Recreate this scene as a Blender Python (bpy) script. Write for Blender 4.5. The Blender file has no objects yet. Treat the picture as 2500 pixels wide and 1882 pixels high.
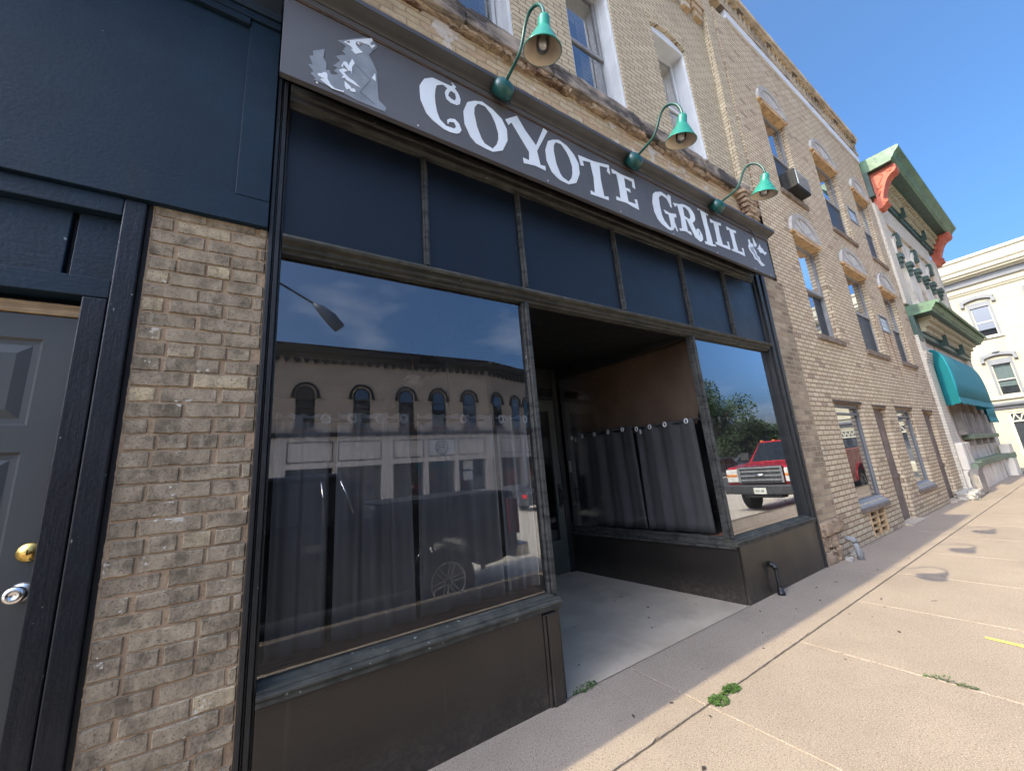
import bpy, bmesh, math, random, json
from mathutils import Vector, Matrix
R = math.radians
rng = random.Random(7)
S = bpy.context.scene
C = S.collection

# ---------------------------------------------------------------- camera, sky, sun, exposure
cam = bpy.data.cameras.new('camera')
camo = bpy.data.objects.new('camera', cam)
C.objects.link(camo)
cam.sensor_fit = 'HORIZONTAL'
cam.sensor_width = 36.0
cam.lens = 36.0 * 924.295 / 2500.0
cam.clip_start = 0.02
cam.clip_end = 2000
YAW, PITCH, ROLL = 0.5765258, 0.2235025, -0.0849063
fw = Vector((math.sin(YAW) * math.cos(PITCH), math.cos(YAW) * math.cos(PITCH), math.sin(PITCH)))
rt0 = Vector((math.cos(YAW), -math.sin(YAW), 0))
up0 = rt0.cross(fw)
rt = rt0 * math.cos(ROLL) + up0 * math.sin(ROLL)
up = -rt0 * math.sin(ROLL) + up0 * math.cos(ROLL)
M = Matrix((rt, up, -fw)).transposed().to_4x4()
M.translation = Vector((0, -2.12, 1.3535))
camo.matrix_world = M
S.camera = camo

SUN_EL = 43.0
SUN_Y = 0.012
W = bpy.data.worlds.new('World')
S.world = W
W.use_nodes = True
wn = W.node_tree
bg = wn.nodes['Background']
sky = wn.nodes.new('ShaderNodeTexSky')
sky.sky_type = 'NISHITA'
sky.sun_disc = False
sky.sun_elevation = R(SUN_EL)
sky.sun_rotation = R(-90 + math.degrees(SUN_Y))
sky.altitude = 200
sky.air_density = 0.7
sky.dust_density = 9.5
sky.ozone_density = 8.0
# thin puffs of cloud, low and mostly over the far side of the street
tc = wn.nodes.new('ShaderNodeTexCoord')
mp = wn.nodes.new('ShaderNodeMapping')
mp.inputs['Scale'].default_value = (1.0, 1.0, 2.6)
mp.inputs['Location'].default_value = (0.9, 0.35, 0.1)
nz = wn.nodes.new('ShaderNodeTexNoise')
nz.inputs['Scale'].default_value = 3.4
nz.inputs['Detail'].default_value = 9
nz.inputs['Roughness'].default_value = 0.55
rp = wn.nodes.new('ShaderNodeValToRGB')
rp.color_ramp.elements[0].position = 0.53
rp.color_ramp.elements[1].position = 0.74
sx = wn.nodes.new('ShaderNodeSeparateXYZ')
side = wn.nodes.new('ShaderNodeMapRange')
side.inputs[1].default_value = -0.15
side.inputs[2].default_value = -0.5
side.inputs[3].default_value = 0.0
side.inputs[4].default_value = 0.2
mul = wn.nodes.new('ShaderNodeMath')
mul.operation = 'MULTIPLY'
mx = wn.nodes.new('ShaderNodeMix')
mx.data_type = 'RGBA'
mx.inputs[7].default_value = (6.5, 6.6, 6.8, 1)
L = wn.links.new
L(tc.outputs['Generated'], mp.inputs[0])
L(mp.outputs[0], nz.inputs['Vector'])
L(nz.outputs[0], rp.inputs[0])
L(tc.outputs['Generated'], sx.inputs[0])
L(sx.outputs[1], side.inputs[0])
L(rp.outputs[0], mul.inputs[0])
L(side.outputs[0], mul.inputs[1])
L(mul.outputs[0], mx.inputs[0])
hs = wn.nodes.new('ShaderNodeHueSaturation')
hs.inputs['Hue'].default_value = 0.492
hs.inputs['Saturation'].default_value = 1.12
L(sky.outputs[0], hs.inputs['Color'])
L(hs.outputs[0], mx.inputs[6])
L(mx.outputs[2], bg.inputs[0])
bg.inputs[1].default_value = 0.15

sunl = bpy.data.lights.new('sun', 'SUN')
sunl.energy = 2.0
sunl.angle = R(0.3)
sunl.color = (1.0, 0.88, 0.62)
suno = bpy.data.objects.new('sun', sunl)
C.objects.link(suno)
to_sun = Vector((-math.cos(R(SUN_EL)), SUN_Y, math.sin(R(SUN_EL)))).normalized()
suno.rotation_euler = to_sun.to_track_quat('Z', 'Y').to_euler()
suno.location = (-20, 0, 30)

S.view_settings.view_transform = 'Standard'
S.view_settings.look = 'None'
S.view_settings.exposure = 1.68
S.view_settings.gamma = 1.0
S.cycles.max_bounces = 8
S.cycles.transparent_max_bounces = 12
S.cycles.caustics_reflective = False
S.cycles.caustics_refractive = False

# ---------------------------------------------------------------- material helpers
class NT:
    def __init__(s, name):
        s.m = bpy.data.materials.new(name)
        s.m.use_nodes = True
        s.t = s.m.node_tree
        s.b = s.t.nodes['Principled BSDF']
        s.out = s.t.nodes['Material Output']
        s._pos = None
    def n(s, typ, **kw):
        nd = s.t.nodes.new('ShaderNode' + typ)
        for k, v in kw.items():
            setattr(nd, k, v)
        return nd
    def put(s, sock, v):
        if hasattr(v, 'is_output'):
            s.t.links.new(v, sock)
        elif v is not None:
            sock.default_value = v
    def math(s, op, a, b=None):
        nd = s.n('Math', operation=op)
        s.put(nd.inputs[0], a)
        if b is not None:
            s.put(nd.inputs[1], b)
        return nd.outputs[0]
    def mix(s, f, a, b, mode='MIX'):
        nd = s.n('Mix', data_type='RGBA', blend_type=mode)
        s.put(nd.inputs[0], f); s.put(nd.inputs[6], col(a)); s.put(nd.inputs[7], col(b))
        return nd.outputs[2]
    def pos(s):
        if s._pos is None:
            s._pos = s.n('NewGeometry').outputs['Position']
        return s._pos
    def noise(s, scale, detail=4, rough=0.55, vec=None, stretch=None, out=0):
        v = vec if vec is not None else s.pos()
        if stretch:
            mpn = s.n('Mapping'); s.put(mpn.inputs[0], v); mpn.inputs['Scale'].default_value = stretch
            v = mpn.outputs[0]
        nd = s.n('TexNoise')
        nd.inputs['Scale'].default_value = scale
        nd.inputs['Detail'].default_value = detail
        nd.inputs['Roughness'].default_value = rough
        s.put(nd.inputs['Vector'], v)
        return nd.outputs[out]
    def ramp(s, f, stops, interp='LINEAR'):
        nd = s.n('ValToRGB')
        cr = nd.color_ramp
        cr.interpolation = interp
        while len(cr.elements) < len(stops):
            cr.elements.new(0.5)
        for e, (p, c_) in zip(cr.elements, stops):
            e.position = p
            e.color = col(c_) if not isinstance(c_, (int, float)) else (c_, c_, c_, 1)
        s.put(nd.inputs[0], f)
        return nd.outputs[0]
    def bump(s, h, strength=0.3, dist=0.01, prev=None):
        nd = s.n('Bump')
        nd.inputs['Strength'].default_value = strength
        nd.inputs['Distance'].default_value = dist
        s.put(nd.inputs['Height'], h)
        if prev is not None:
            s.t.links.new(prev, nd.inputs['Normal'])
        s.t.links.new(nd.outputs[0], s.b.inputs['Normal'])
        return nd.outputs[0]
    def base(s, c_): s.put(s.b.inputs['Base Color'], col(c_))
    def rough(s, v): s.put(s.b.inputs['Roughness'], v)
    def spec(s, v): s.put(s.b.inputs['Specular IOR Level'], v)

def col(c_):
    if isinstance(c_, tuple) and len(c_) == 3:
        return (c_[0], c_[1], c_[2], 1)
    return c_

def paint(name, c, rough=0.5, var=0.25, scale=3.0, bump=0.15, chips=None, chip_amt=0.72, spec=0.5, metallic=0.0, streak=None, brush=None, dust=None):
    m = NT(name)
    f = m.noise(scale, 6)
    lo = tuple(v * (1 - var) for v in c); hi = tuple(min(1, v * (1 + var)) for v in c)
    cc = m.ramp(f, [(0.3, lo), (0.7, hi)])
    if streak:
        g = m.noise(streak[1], 5, 0.6, stretch=streak[2])
        cc = m.mix(m.ramp(g, [(streak[3], 0.0), (streak[3] + 0.12, 1.0)]), cc, streak[0])
    if chips:
        k = m.noise(38, 3, 0.5)
        k2 = m.noise(5, 3, 0.5)
        kk = m.math('ADD', m.math('MULTIPLY', k, 0.75), m.math('MULTIPLY', k2, 0.25))
        cc = m.mix(m.ramp(kk, [(chip_amt, 0.0), (chip_amt + 0.015, 1.0)]), cc, chips)
    m.base(cc)
    r2 = m.noise(scale * 2.3, 4)
    m.rough(m.math('ADD', m.math('MULTIPLY', r2, 0.25), rough - 0.12))
    m.spec(spec)
    m.b.inputs['Metallic'].default_value = metallic
    if dust:
        sep = m.n('SeparateXYZ'); m.put(sep.inputs[0], m.pos())
        lo_ = m.n('MapRange'); m.put(lo_.inputs[0], sep.outputs[2]); lo_.inputs[1].default_value = dust[1]; lo_.inputs[2].default_value = 0.0; lo_.inputs[3].default_value = 0.0; lo_.inputs[4].default_value = 1.0
        sp = m.noise(30, 6, 0.75); sm_ = m.noise(6, 5, 0.7, stretch=(1, 1, 0.4))
        dd = m.math('MULTIPLY', m.math('MULTIPLY', m.ramp(sp, [(0.35, 0.0), (0.75, 1.0)]), m.ramp(sm_, [(0.3, 0.1), (0.7, 0.8)])), lo_.outputs[0])
        runs = m.ramp(m.noise(14, 5, 0.7, stretch=(1, 1, 0.05)), [(0.60, 0.0), (0.78, 0.10)])
        cc = m.mix(m.math('ADD', dd, runs), cc, dust[0]); m.base(cc)
    nb = None
    if brush:
        nb = m.bump(m.noise(70, 4, 0.6, stretch=brush), 0.35, 0.004)
    if bump:
        m.bump(m.noise(60, 4), bump, 0.004, nb)
    return m.m

def brickmat(name, cols, mortar, bw=0.205, bh=0.0677, ms=0.007, soot=(0.05, 0.045, 0.04), soot_amt=0.62, dark=None, stain=None, bump=0.7, warp=0.006, patch=None):
    m = NT(name)
    sep = m.n('SeparateXYZ'); m.put(sep.inputs[0], m.pos())
    u = m.math('ADD', sep.outputs[0], sep.outputs[1])
    v = sep.outputs[2]
    wx = m.noise(9, 3, out=1)
    ws = m.n('SeparateColor'); m.put(ws.inputs[0], wx)
    u = m.math('ADD', u, m.math('MULTIPLY', m.math('SUBTRACT', ws.outputs[0], 0.5), warp * 3))
    v = m.math('ADD', v, m.math('MULTIPLY', m.math('SUBTRACT', ws.outputs[1], 0.5), warp * 2))
    cmb = m.n('CombineXYZ'); m.put(cmb.inputs[0], u); m.put(cmb.inputs[1], v)
    br = m.n('TexBrick')
    br.inputs['Scale'].default_value = 1.0
    br.inputs['Brick Width'].default_value = bw
    br.inputs['Row Height'].default_value = bh
    br.inputs['Mortar Size'].default_value = ms
    br.inputs['Mortar Smooth'].default_value = 0.25
    m.put(br.inputs['Vector'], cmb.outputs[0])
    row = m.math('FLOOR', m.math('DIVIDE', v, bh))
    odd = m.math('MODULO', m.math('ADD', row, 1000), 2)
    cl = m.math('FLOOR', m.math('DIVIDE', m.math('ADD', u, m.math('MULTIPLY', m.math('SUBTRACT', 1.0, odd), bw * 0.5)), bw))
    cid = m.n('CombineXYZ'); m.put(cid.inputs[0], cl); m.put(cid.inputs[1], row)
    wnz = m.n('TexWhiteNoise', noise_dimensions='2D'); m.put(wnz.inputs['Vector'], cid.outputs[0])
    n_ = len(cols)
    cc = m.ramp(wnz.outputs[0], [(i / n_, c_) for i, c_ in enumerate(cols)], 'CONSTANT' if n_ > 3 else 'LINEAR')
    # face texture
    f1 = m.noise(45, 5, 0.65)
    cc = m.mix(m.ramp(f1, [(0.35, 0.0), (0.75, 0.55)]), cc, tuple(v_ * 0.55 for v_ in cols[0]))
    f2 = m.noise(1.3, 5, 0.6)
    cc = m.mix(m.ramp(f2, [(soot_amt - 0.12, 0.0), (soot_amt + 0.12, 0.75)]), cc, soot)
    cc = m.mix(m.ramp(m.noise(0.55, 4, 0.6), [(0.35, 0.30), (0.62, 0.0)]), cc, tuple(v_ * 0.62 for v_ in cols[-1]))
    cc = m.mix(m.ramp(m.noise(2.2, 5, 0.7, stretch=(1, 1, 0.22)), [(0.55, 0.0), (0.75, 0.35)]), cc, tuple(v_ * 0.5 for v_ in cols[0]))
    if dark:
        cc = m.mix(m.ramp(wnz.outputs[0], [(0.97, 0.0), (0.975, 0.7)], 'CONSTANT'), cc, dark)
    cc = m.mix(br.outputs['Fac'], cc, mortar)
    if patch:
        pn = m.noise(patch[1], 4, 0.6)
        cc = m.mix(m.ramp(pn, [(patch[2], 0.0), (patch[2] + 0.03, patch[3])]), cc, patch[0])
    if stain:
        # rust runs under the two small vents (x0, x1, z bottom, z top)
        for (x0, x1, z0, z1) in stain:
            a = m.n('MapRange', interpolation_type='SMOOTHSTEP'); m.put(a.inputs[0], m.math('ABSOLUTE', m.math('SUBTRACT', m.math('ADD', sep.outputs[0], m.math('MULTIPLY', m.math('SUBTRACT', ws.outputs[2], 0.5), 0.08)), (x0 + x1) / 2)))
            a.inputs[1].default_value = (x1 - x0) / 2; a.inputs[2].default_value = 0.0; a.inputs[3].default_value = 0; a.inputs[4].default_value = 1
            b_ = m.n('MapRange'); m.put(b_.inputs[0], sep.outputs[2]); b_.inputs[1].default_value = z0; b_.inputs[2].default_value = z1
            st = m.math('MULTIPLY', a.outputs[0], b_.outputs[0])
            st = m.math('MULTIPLY', st, m.math('LESS_THAN', sep.outputs[2], z1))
            cc = m.mix(m.math('MULTIPLY', st, 0.8), cc, (0.20, 0.075, 0.02))
    m.base(cc)
    m.rough(0.9)
    m.spec(0.2)
    h = m.math('ADD', m.math('MULTIPLY', br.outputs['Fac'], -1.0), m.math('MULTIPLY', f1, 0.45))
    m.bump(h, bump, 0.012)
    return m.m

def glassmat(name, tint=(0.75, 0.8, 0.8), refl=0.12, k=1.6, rough=0.0, dirt=True):
    m = NT(name)
    t = m.t
    t.nodes.remove(m.b)
    tr = m.n('BsdfTransparent'); tr.inputs[0].default_value = col(tint)
    gl = m.n('BsdfGlossy'); gl.inputs['Roughness'].default_value = rough
    gl.inputs['Color'].default_value = (0.93, 0.96, 1.0, 1)
    fr = m.n('Fresnel'); fr.inputs[0].default_value = 1.5
    fac = m.math('MINIMUM', m.math('ADD', m.math('MULTIPLY', fr.outputs[0], k), refl), 1.0)
    # old glass is never quite flat
    bp = m.n('Bump'); bp.inputs['Strength'].default_value = 0.02; bp.inputs['Distance'].default_value = 0.02
    m.put(bp.inputs['Height'], m.noise(0.9, 1))
    t.links.new(bp.outputs[0], gl.inputs['Normal'])
    mxs = m.n('MixShader'); m.put(mxs.inputs[0], fac)
    t.links.new(tr.outputs[0], mxs.inputs[1]); t.links.new(gl.outputs[0], mxs.inputs[2])
    last = mxs.outputs[0]
    if dirt:
        df = m.n('BsdfDiffuse'); df.inputs[0].default_value = (0.5, 0.5, 0.48, 1)
        d = m.noise(7, 6, 0.7, stretch=(1, 1, 0.25))
        s_ = m.noise(70, 2, 0.5)
        sep = m.n('SeparateXYZ'); m.put(sep.inputs[0], m.pos())
        low = m.n('MapRange'); m.put(low.inputs[0], sep.outputs[2])
        low.inputs[1].default_value = 1.15; low.inputs[2].default_value = 0.6; low.inputs[3].default_value = 0.0; low.inputs[4].default_value = 1.0
        streaks = m.noise(16, 5, 0.75, stretch=(1, 1, 0.06))
        runs = m.math('MULTIPLY', m.ramp(streaks, [(0.6, 0.0), (0.74, 0.2)]), low.outputs[0])
        dd = m.math('ADD', m.math('MULTIPLY', m.ramp(d, [(0.4, 0.0), (0.8, 1.0)]), 0.022), runs)
        dd = m.math('ADD', dd, m.ramp(s_, [(0.80, 0.0), (0.83, 0.3)]))
        mx2 = m.n('MixShader'); m.put(mx2.inputs[0], dd)
        t.links.new(last, mx2.inputs[1]); t.links.new(df.outputs[0], mx2.inputs[2])
        last = mx2.outputs[0]
    t.links.new(last, m.out.inputs[0])
    return m.m

# ---------------------------------------------------------------- mesh helpers
ORG = {}
class MB:
    def __init__(s): s.v = []; s.f = []; s.sm = []
    def add(s, vs, fs, smooth=False):
        o = len(s.v); s.v += [tuple(p) for p in vs]
        s.f += [tuple(i + o for i in f) for f in fs]; s.sm += [smooth] * len(fs)
        return s
    def box(s, x0, x1, y0, y1, z0, z1):
        return s.hexa([(x0, y0, z0), (x1, y0, z0), (x1, y1, z0), (x0, y1, z0), (x0, y0, z1), (x1, y0, z1), (x1, y1, z1), (x0, y1, z1)])
    def hexa(s, p):
        return s.add(p, [(0, 3, 2, 1), (4, 5, 6, 7), (0, 1, 5, 4), (1, 2, 6, 5), (2, 3, 7, 6), (3, 0, 4, 7)])
    def prof_x(s, prof, x0, x1, close=True, smooth=False):
        # profile of (y, z) swept along x
        n = len(prof)
        vs = [(x0, y, z) for y, z in prof] + [(x1, y, z) for y, z in prof]
        fs = [(i, (i + 1) % n, (i + 1) % n + n, i + n) for i in range(n if close else n - 1)]
        if close: fs += [tuple(range(n))[::-1], tuple(range(n, 2 * n))]
        return s.add(vs, fs, smooth)
    def prof_y(s, prof, y0, y1, smooth=False):
        n = len(prof)
        vs = [(x, y0, z) for x, z in prof] + [(x, y1, z) for x, z in prof]
        fs = [(i, (i + 1) % n, (i + 1) % n + n, i + n) for i in range(n)] + [tuple(range(n))[::-1], tuple(range(n, 2 * n))]
        return s.add(vs, fs, smooth)
    def tube(s, path, r, n=10, cap=True):
        path = [Vector(p) for p in path]
        rr = r if isinstance(r, (list, tuple)) else [r] * len(path)
        vs = []; fs = []
        prev = None
        for i, p in enumerate(path):
            d = (path[min(i + 1, len(path) - 1)] - path[max(i - 1, 0)]).normalized()
            if prev is None:
                a = d.orthogonal().normalized()
            else:
                a = (prev - d * prev.dot(d)).normalized()
            prev = a
            b = d.cross(a)
            for k in range(n):
                t = 2 * math.pi * k / n
                vs.append(p + (a * math.cos(t) + b * math.sin(t)) * rr[i])
        for i in range(len(path) - 1):
            for k in range(n):
                fs.append((i * n + k, i * n + (k + 1) % n, (i + 1) * n + (k + 1) % n, (i + 1) * n + k))
        if cap:
            fs.append(tuple(range(n))[::-1]); fs.append(tuple(range((len(path) - 1) * n, len(path) * n)))
        return s.add(vs, fs, True)
    def lathe(s, prof, c, n=24, axis=(0, 0, 1), smooth=True):
        ax = Vector(axis).normalized(); a = ax.orthogonal().normalized(); b = ax.cross(a); c = Vector(c)
        vs = []; fs = []
        for r, h in prof:
            for k in range(n):
                t = 2 * math.pi * k / n
                vs.append(c + ax * h + (a * math.cos(t) + b * math.sin(t)) * r)
        for i in range(len(prof) - 1):
            for k in range(n):
                fs.append((i * n + k, i * n + (k + 1) % n, (i + 1) * n + (k + 1) % n, (i + 1) * n + k))
        return s.add(vs, fs, smooth)
    def map(s, fn):
        s.v = [fn(*p) for p in s.v]; return s

def empty(name, loc, label, cat, group=None):
    o = bpy.data.objects.new(name, None); C.objects.link(o)
    o.location = loc; o.empty_display_size = 0.2
    ORG[o.name] = Vector(loc)
    o['label'] = label; o['category'] = cat
    if group: o['group'] = group
    return o

def build(name, mb, mat, parent=None, loc=None, bevel=0, label=None, cat=None, group=None, kind=None, solid=0, sub=0, weld=True):
    me = bpy.data.meshes.new(name)
    org = ORG[parent.name] if parent is not None else Vector(loc or (0, 0, 0))
    me.from_pydata([Vector(p) - org for p in mb.v], [], mb.f)
    me.polygons.foreach_set('use_smooth', mb.sm)
    bm = bmesh.new(); bm.from_mesh(me)
    if weld: bmesh.ops.remove_doubles(bm, verts=bm.verts, dist=0.0001)
    bmesh.ops.recalc_face_normals(bm, faces=bm.faces)
    bm.to_mesh(me); bm.free()
    me.materials.append(mat)
    o = bpy.data.objects.new(name, me); C.objects.link(o)
    if parent is not None:
        o.parent = parent
    else:
        o.location = org
    ORG[o.name] = org
    if solid:
        md = o.modifiers.new('solid', 'SOLIDIFY'); md.thickness = solid; md.offset = 0
    if bevel:
        md = o.modifiers.new('bevel', 'BEVEL'); md.width = bevel; md.segments = 2; md.limit_method = 'ANGLE'; md.angle_limit = R(40)
        md.harden_normals = False
    if sub:
        md = o.modifiers.new('sub', 'SUBSURF'); md.levels = sub; md.render_levels = sub
    if label: o['label'] = label
    if cat: o['category'] = cat
    if group: o['group'] = group
    if kind: o['kind'] = kind
    return o

def kids(o): return [c for c in bpy.data.objects if c.parent == o]
def dup(o, dx, label=None, parent=None):
    c = o.copy(); C.objects.link(c)
    if parent is not None: c.parent = parent
    else: c.location = Vector(o.location) + Vector(dx); ORG[c.name] = ORG[o.name] + Vector(dx)
    if label: c['label'] = label
    for k in kids(o): dup(k, None, None, c)
    return c

def flat_shape(name, polys, y0, y1, mat, parent):
    # polys: list of [(x, z)] in metres (first outer, the rest holes) as a thin slab between y0 and y1
    cu = bpy.data.curves.new(name, 'CURVE'); cu.dimensions = '2D'; cu.fill_mode = 'BOTH'; cu.extrude = abs(y1 - y0) / 2
    for poly in polys:
        sp = cu.splines.new('POLY'); sp.points.add(len(poly) - 1)
        for p, (x, z) in zip(sp.points, poly): p.co = (x, z, 0, 1)
        sp.use_cyclic_u = True
    tmp = bpy.data.objects.new('tmp', cu); C.objects.link(tmp)
    dg = bpy.context.evaluated_depsgraph_get()
    me = bpy.data.meshes.new_from_object(tmp.evaluated_get(dg))
    bpy.data.objects.remove(tmp); bpy.data.curves.remove(cu)
    org = ORG[parent.name]
    for v in me.vertices:
        x, z, d = v.co
        v.co = Vector((x, (y0 + y1) / 2 + d, z)) - org
    me.name = name
    me.materials.clear(); me.materials.append(mat)
    bm = bmesh.new(); bm.from_mesh(me); bmesh.ops.remove_doubles(bm, verts=bm.verts, dist=0.00001); bmesh.ops.recalc_face_normals(bm, faces=bm.faces); bm.to_mesh(me); bm.free()
    o = bpy.data.objects.new(name, me); C.objects.link(o); o.parent = parent; ORG[o.name] = org
    return o

def wall(mb, x0, x1, z0, z1, y, openings, depth):
    # front sheet at y with rectangular openings (xa, xb, za, zb) and their reveals going back by depth
    xs = sorted({x0, x1} | {o[0] for o in openings} | {o[1] for o in openings})
    zs = sorted({z0, z1} | {o[2] for o in openings} | {o[3] for o in openings})
    xs = [x for x in xs if x0 <= x <= x1]; zs = [z for z in zs if z0 <= z <= z1]
    for i in range(len(xs) - 1):
        for j in range(len(zs) - 1):
            cx = (xs[i] + xs[i + 1]) / 2; cz = (zs[j] + zs[j + 1]) / 2
            if any(o[0] < cx < o[1] and o[2] < cz < o[3] for o in openings): continue
            mb.add([(xs[i], y, zs[j]), (xs[i + 1], y, zs[j]), (xs[i + 1], y, zs[j + 1]), (xs[i], y, zs[j + 1])], [(0, 1, 2, 3)])
    for o in openings:
        a, b, c, d = o[:4]
        dp = o[4] if len(o) > 4 else depth
        mb.add([(a, y, c), (a, y + dp, c), (a, y + dp, d), (a, y, d)], [(0, 1, 2, 3)])
        mb.add([(b, y, c), (b, y + dp, c), (b, y + dp, d), (b, y, d)], [(3, 2, 1, 0)])
        mb.add([(a, y, d), (a, y + dp, d), (b, y + dp, d), (b, y, d)], [(0, 1, 2, 3)])
        mb.add([(a, y, c), (a, y + dp, c), (b, y + dp, c), (b, y, c)], [(3, 2, 1, 0)])
    return mb

def lean(x, y, z):
    return (x + 0.05 * z, y, z * (1 - 0.006 * (max(x + 0.05 * z, 7) - 7)))
def shear(x, y, z):
    return (x + 0.055 * z, y, z)

# ---------------------------------------------------------------- materials
M_ = {}
M_['navy'] = paint('navy_paint', (0.0055, 0.018, 0.033), 0.5, 0.28, 1.7, 0.35, chips=(0.35, 0.36, 0.36), chip_amt=0.725, streak=((0.010, 0.020, 0.031), 6, (1, 1, 0.15), 0.58), spec=0.27, brush=(0.06, 1, 1))
M_['navy_worn'] = paint('navy_paint_worn', (0.0055, 0.016, 0.029), 0.5, 0.3, 5, 0.5, chips=(0.22, 0.24, 0.25), chip_amt=0.69, spec=0.3, brush=(0.08, 1, 1))
M_['navy_dark'] = paint('navy_black_paint', (0.006, 0.0085, 0.013), 0.42, 0.35, 4, 0.4, chips=(0.24, 0.22, 0.19), chip_amt=0.685, spec=0.35, brush=(1, 1, 0.06), dust=((0.14, 0.12, 0.10), 0.35))
M_['transom'] = paint('transom_panel_paint', (0.004, 0.008, 0.015), 0.42, 0.2, 1.5, 0.04, chips=(0.4, 0.4, 0.38), chip_amt=0.765, spec=0.4)
M_['door_grey'] = paint('door_grey_paint', (0.055, 0.060, 0.061), 0.4, 0.12, 2, 0.05)
M_['raw_wood'] = paint('raw_wood', (0.42, 0.30, 0.17), 0.7, 0.25, 20, 0.2, streak=((0.30, 0.20, 0.10), 30, (0.15, 1, 6), 0.5))
M_['frame'] = paint('weathered_frame', (0.045, 0.045, 0.040), 0.6, 0.45, 9, 0.6, chips=(0.30, 0.33, 0.30), chip_amt=0.66, streak=((0.012, 0.012, 0.012), 12, (0.25, 1, 3), 0.5))
M_['frame_dark'] = paint('black_frame_paint', (0.013, 0.014, 0.014), 0.5, 0.45, 9, 0.6, chips=(0.2, 0.19, 0.16), chip_amt=0.69)
M_['copper'] = paint('oxidised_copper_trim', (0.050, 0.050, 0.040), 0.78, 0.5, 12, 0.6, chips=(0.24, 0.28, 0.24), chip_amt=0.67, streak=((0.02, 0.022, 0.02), 14, (0.12, 1, 5), 0.53))
M_['bulkhead'] = paint('black_bulkhead_paint', (0.021, 0.0175, 0.0145), 0.36, 0.25, 1.6, 0.06, chips=(0.34, 0.30, 0.22), chip_amt=0.735, dust=((0.17, 0.14, 0.11), 0.22), brush=(0.1, 1, 1))
M_['sign'] = paint('sign_board_grey', (0.092, 0.091, 0.095), 0.55, 0.16, 1.6, 0.08, chips=(0.25, 0.25, 0.25), chip_amt=0.775)
M_['crown'] = paint('crown_moulding_paint', (0.050, 0.049, 0.049), 0.5, 0.3, 4, 0.3, chips=(0.16, 0.09, 0.05), chip_amt=0.72)
M_['rusty'] = paint('rust_edge', (0.07, 0.045, 0.03), 0.8, 0.5, 14, 0.5)
M_['letter'] = paint('letter_white', (0.70, 0.76, 0.80), 0.5, 0.06, 3, 0.03)
M_['coy_grey'] = paint('emblem_grey', (0.21, 0.235, 0.26), 0.55, 0.22, 9, 0.15)
M_['coy_dark'] = paint('emblem_line', (0.13, 0.15, 0.17), 0.6, 0.2, 9, 0.1)
M_['coy_tan'] = paint('emblem_dark', (0.10, 0.085, 0.075), 0.6, 0.2, 9, 0.1)
M_['pepper'] = paint('pepper_grey', (0.30, 0.33, 0.37), 0.55, 0.15, 20, 0.1)
M_['lampgreen'] = paint('lamp_green_enamel', (0.020, 0.21, 0.155), 0.3, 0.18, 6, 0.05)
M_['lampdark'] = paint('lamp_green_dark', (0.008, 0.07, 0.062), 0.35, 0.3, 8, 0.1)
M_['lampinside'] = paint('lamp_white_inside', (0.62, 0.52, 0.40), 0.5, 0.08, 8, 0.03)
M_['black'] = paint('soot_black', (0.005, 0.005, 0.005), 0.7, 0.2, 4, 0.1)
M_['black_wood'] = paint('black_ceiling_paint', (0.003, 0.003, 0.003), 0.5, 0.3, 4, 0.3)
M_['brown_cloth'] = paint('brown_backdrop', (0.13, 0.080, 0.050), 0.85, 0.25, 3, 0.1)
M_['ledge'] = paint('brown_ledge_wood', (0.34, 0.15, 0.095), 0.55, 0.35, 6, 0.3, chips=(0.4, 0.36, 0.33), chip_amt=0.67, streak=((0.05, 0.03, 0.025), 10, (0.15, 1, 1), 0.5))
M_['room'] = paint('room_wall', (0.055, 0.055, 0.06), 0.8, 0.1, 1, 0)
M_['room_ceiling'] = paint('room_ceiling', (0.30, 0.30, 0.31), 0.8, 0.1, 1, 0)
M_['white_plastic'] = paint('white_plastic', (0.7, 0.69, 0.66), 0.4, 0.05, 4, 0)
M_['white_paint'] = paint('white_window_paint', (0.60, 0.62, 0.63), 0.5, 0.08, 4, 0.1)
M_['grey_paint'] = paint('grey_sash_paint', (0.24, 0.24, 0.24), 0.5, 0.2, 6, 0.15)
M_['ring'] = paint('bright_ring_metal', (0.92, 0.92, 0.90), 0.3, 0.03, 4, 0)
M_['chrome'] = paint('chrome', (0.75, 0.75, 0.75), 0.2, 0.05, 4, 0, metallic=1)
M_['brass'] = paint('brass', (0.75, 0.52, 0.16), 0.25, 0.1, 8, 0, metallic=1)
M_['iron'] = paint('black_iron', (0.012, 0.012, 0.013), 0.45, 0.4, 12, 0.4)
M_['curt'] = paint('charcoal_curtain', (0.066, 0.065, 0.066), 0.85, 0.12, 3, 0.1)
M_['curt2'] = paint('taupe_curtain', (0.43, 0.425, 0.43), 0.85, 0.12, 3, 0.1)
M_['glass'] = glassmat('shop_glass', (0.93, 0.95, 0.95), 0.045, 3.2)
M_['glass_dark'] = glassmat('window_glass', (0.5, 0.56, 0.6), 0.10, 1.6, dirt=False)
M_['clear'] = glassmat('clear_jar_glass', (0.93, 0.94, 0.93), 0.03, 1.0, dirt=False)
M_['screen'] = paint('dark_screen', (0.022, 0.028, 0.036), 0.5, 0.15, 4, 0.05)
CREAM = [(0.62, 0.52, 0.36), (0.66, 0.56, 0.39), (0.58, 0.48, 0.325), (0.68, 0.585, 0.42), (0.53, 0.425, 0.29), (0.62, 0.50, 0.355), (0.67, 0.56, 0.375), (0.58, 0.465, 0.335)]
CREAM2 = [(0.55, 0.47, 0.325), (0.59, 0.505, 0.35), (0.50, 0.42, 0.29), (0.62, 0.535, 0.38), (0.53, 0.45, 0.32), (0.57, 0.48, 0.34)]
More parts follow.
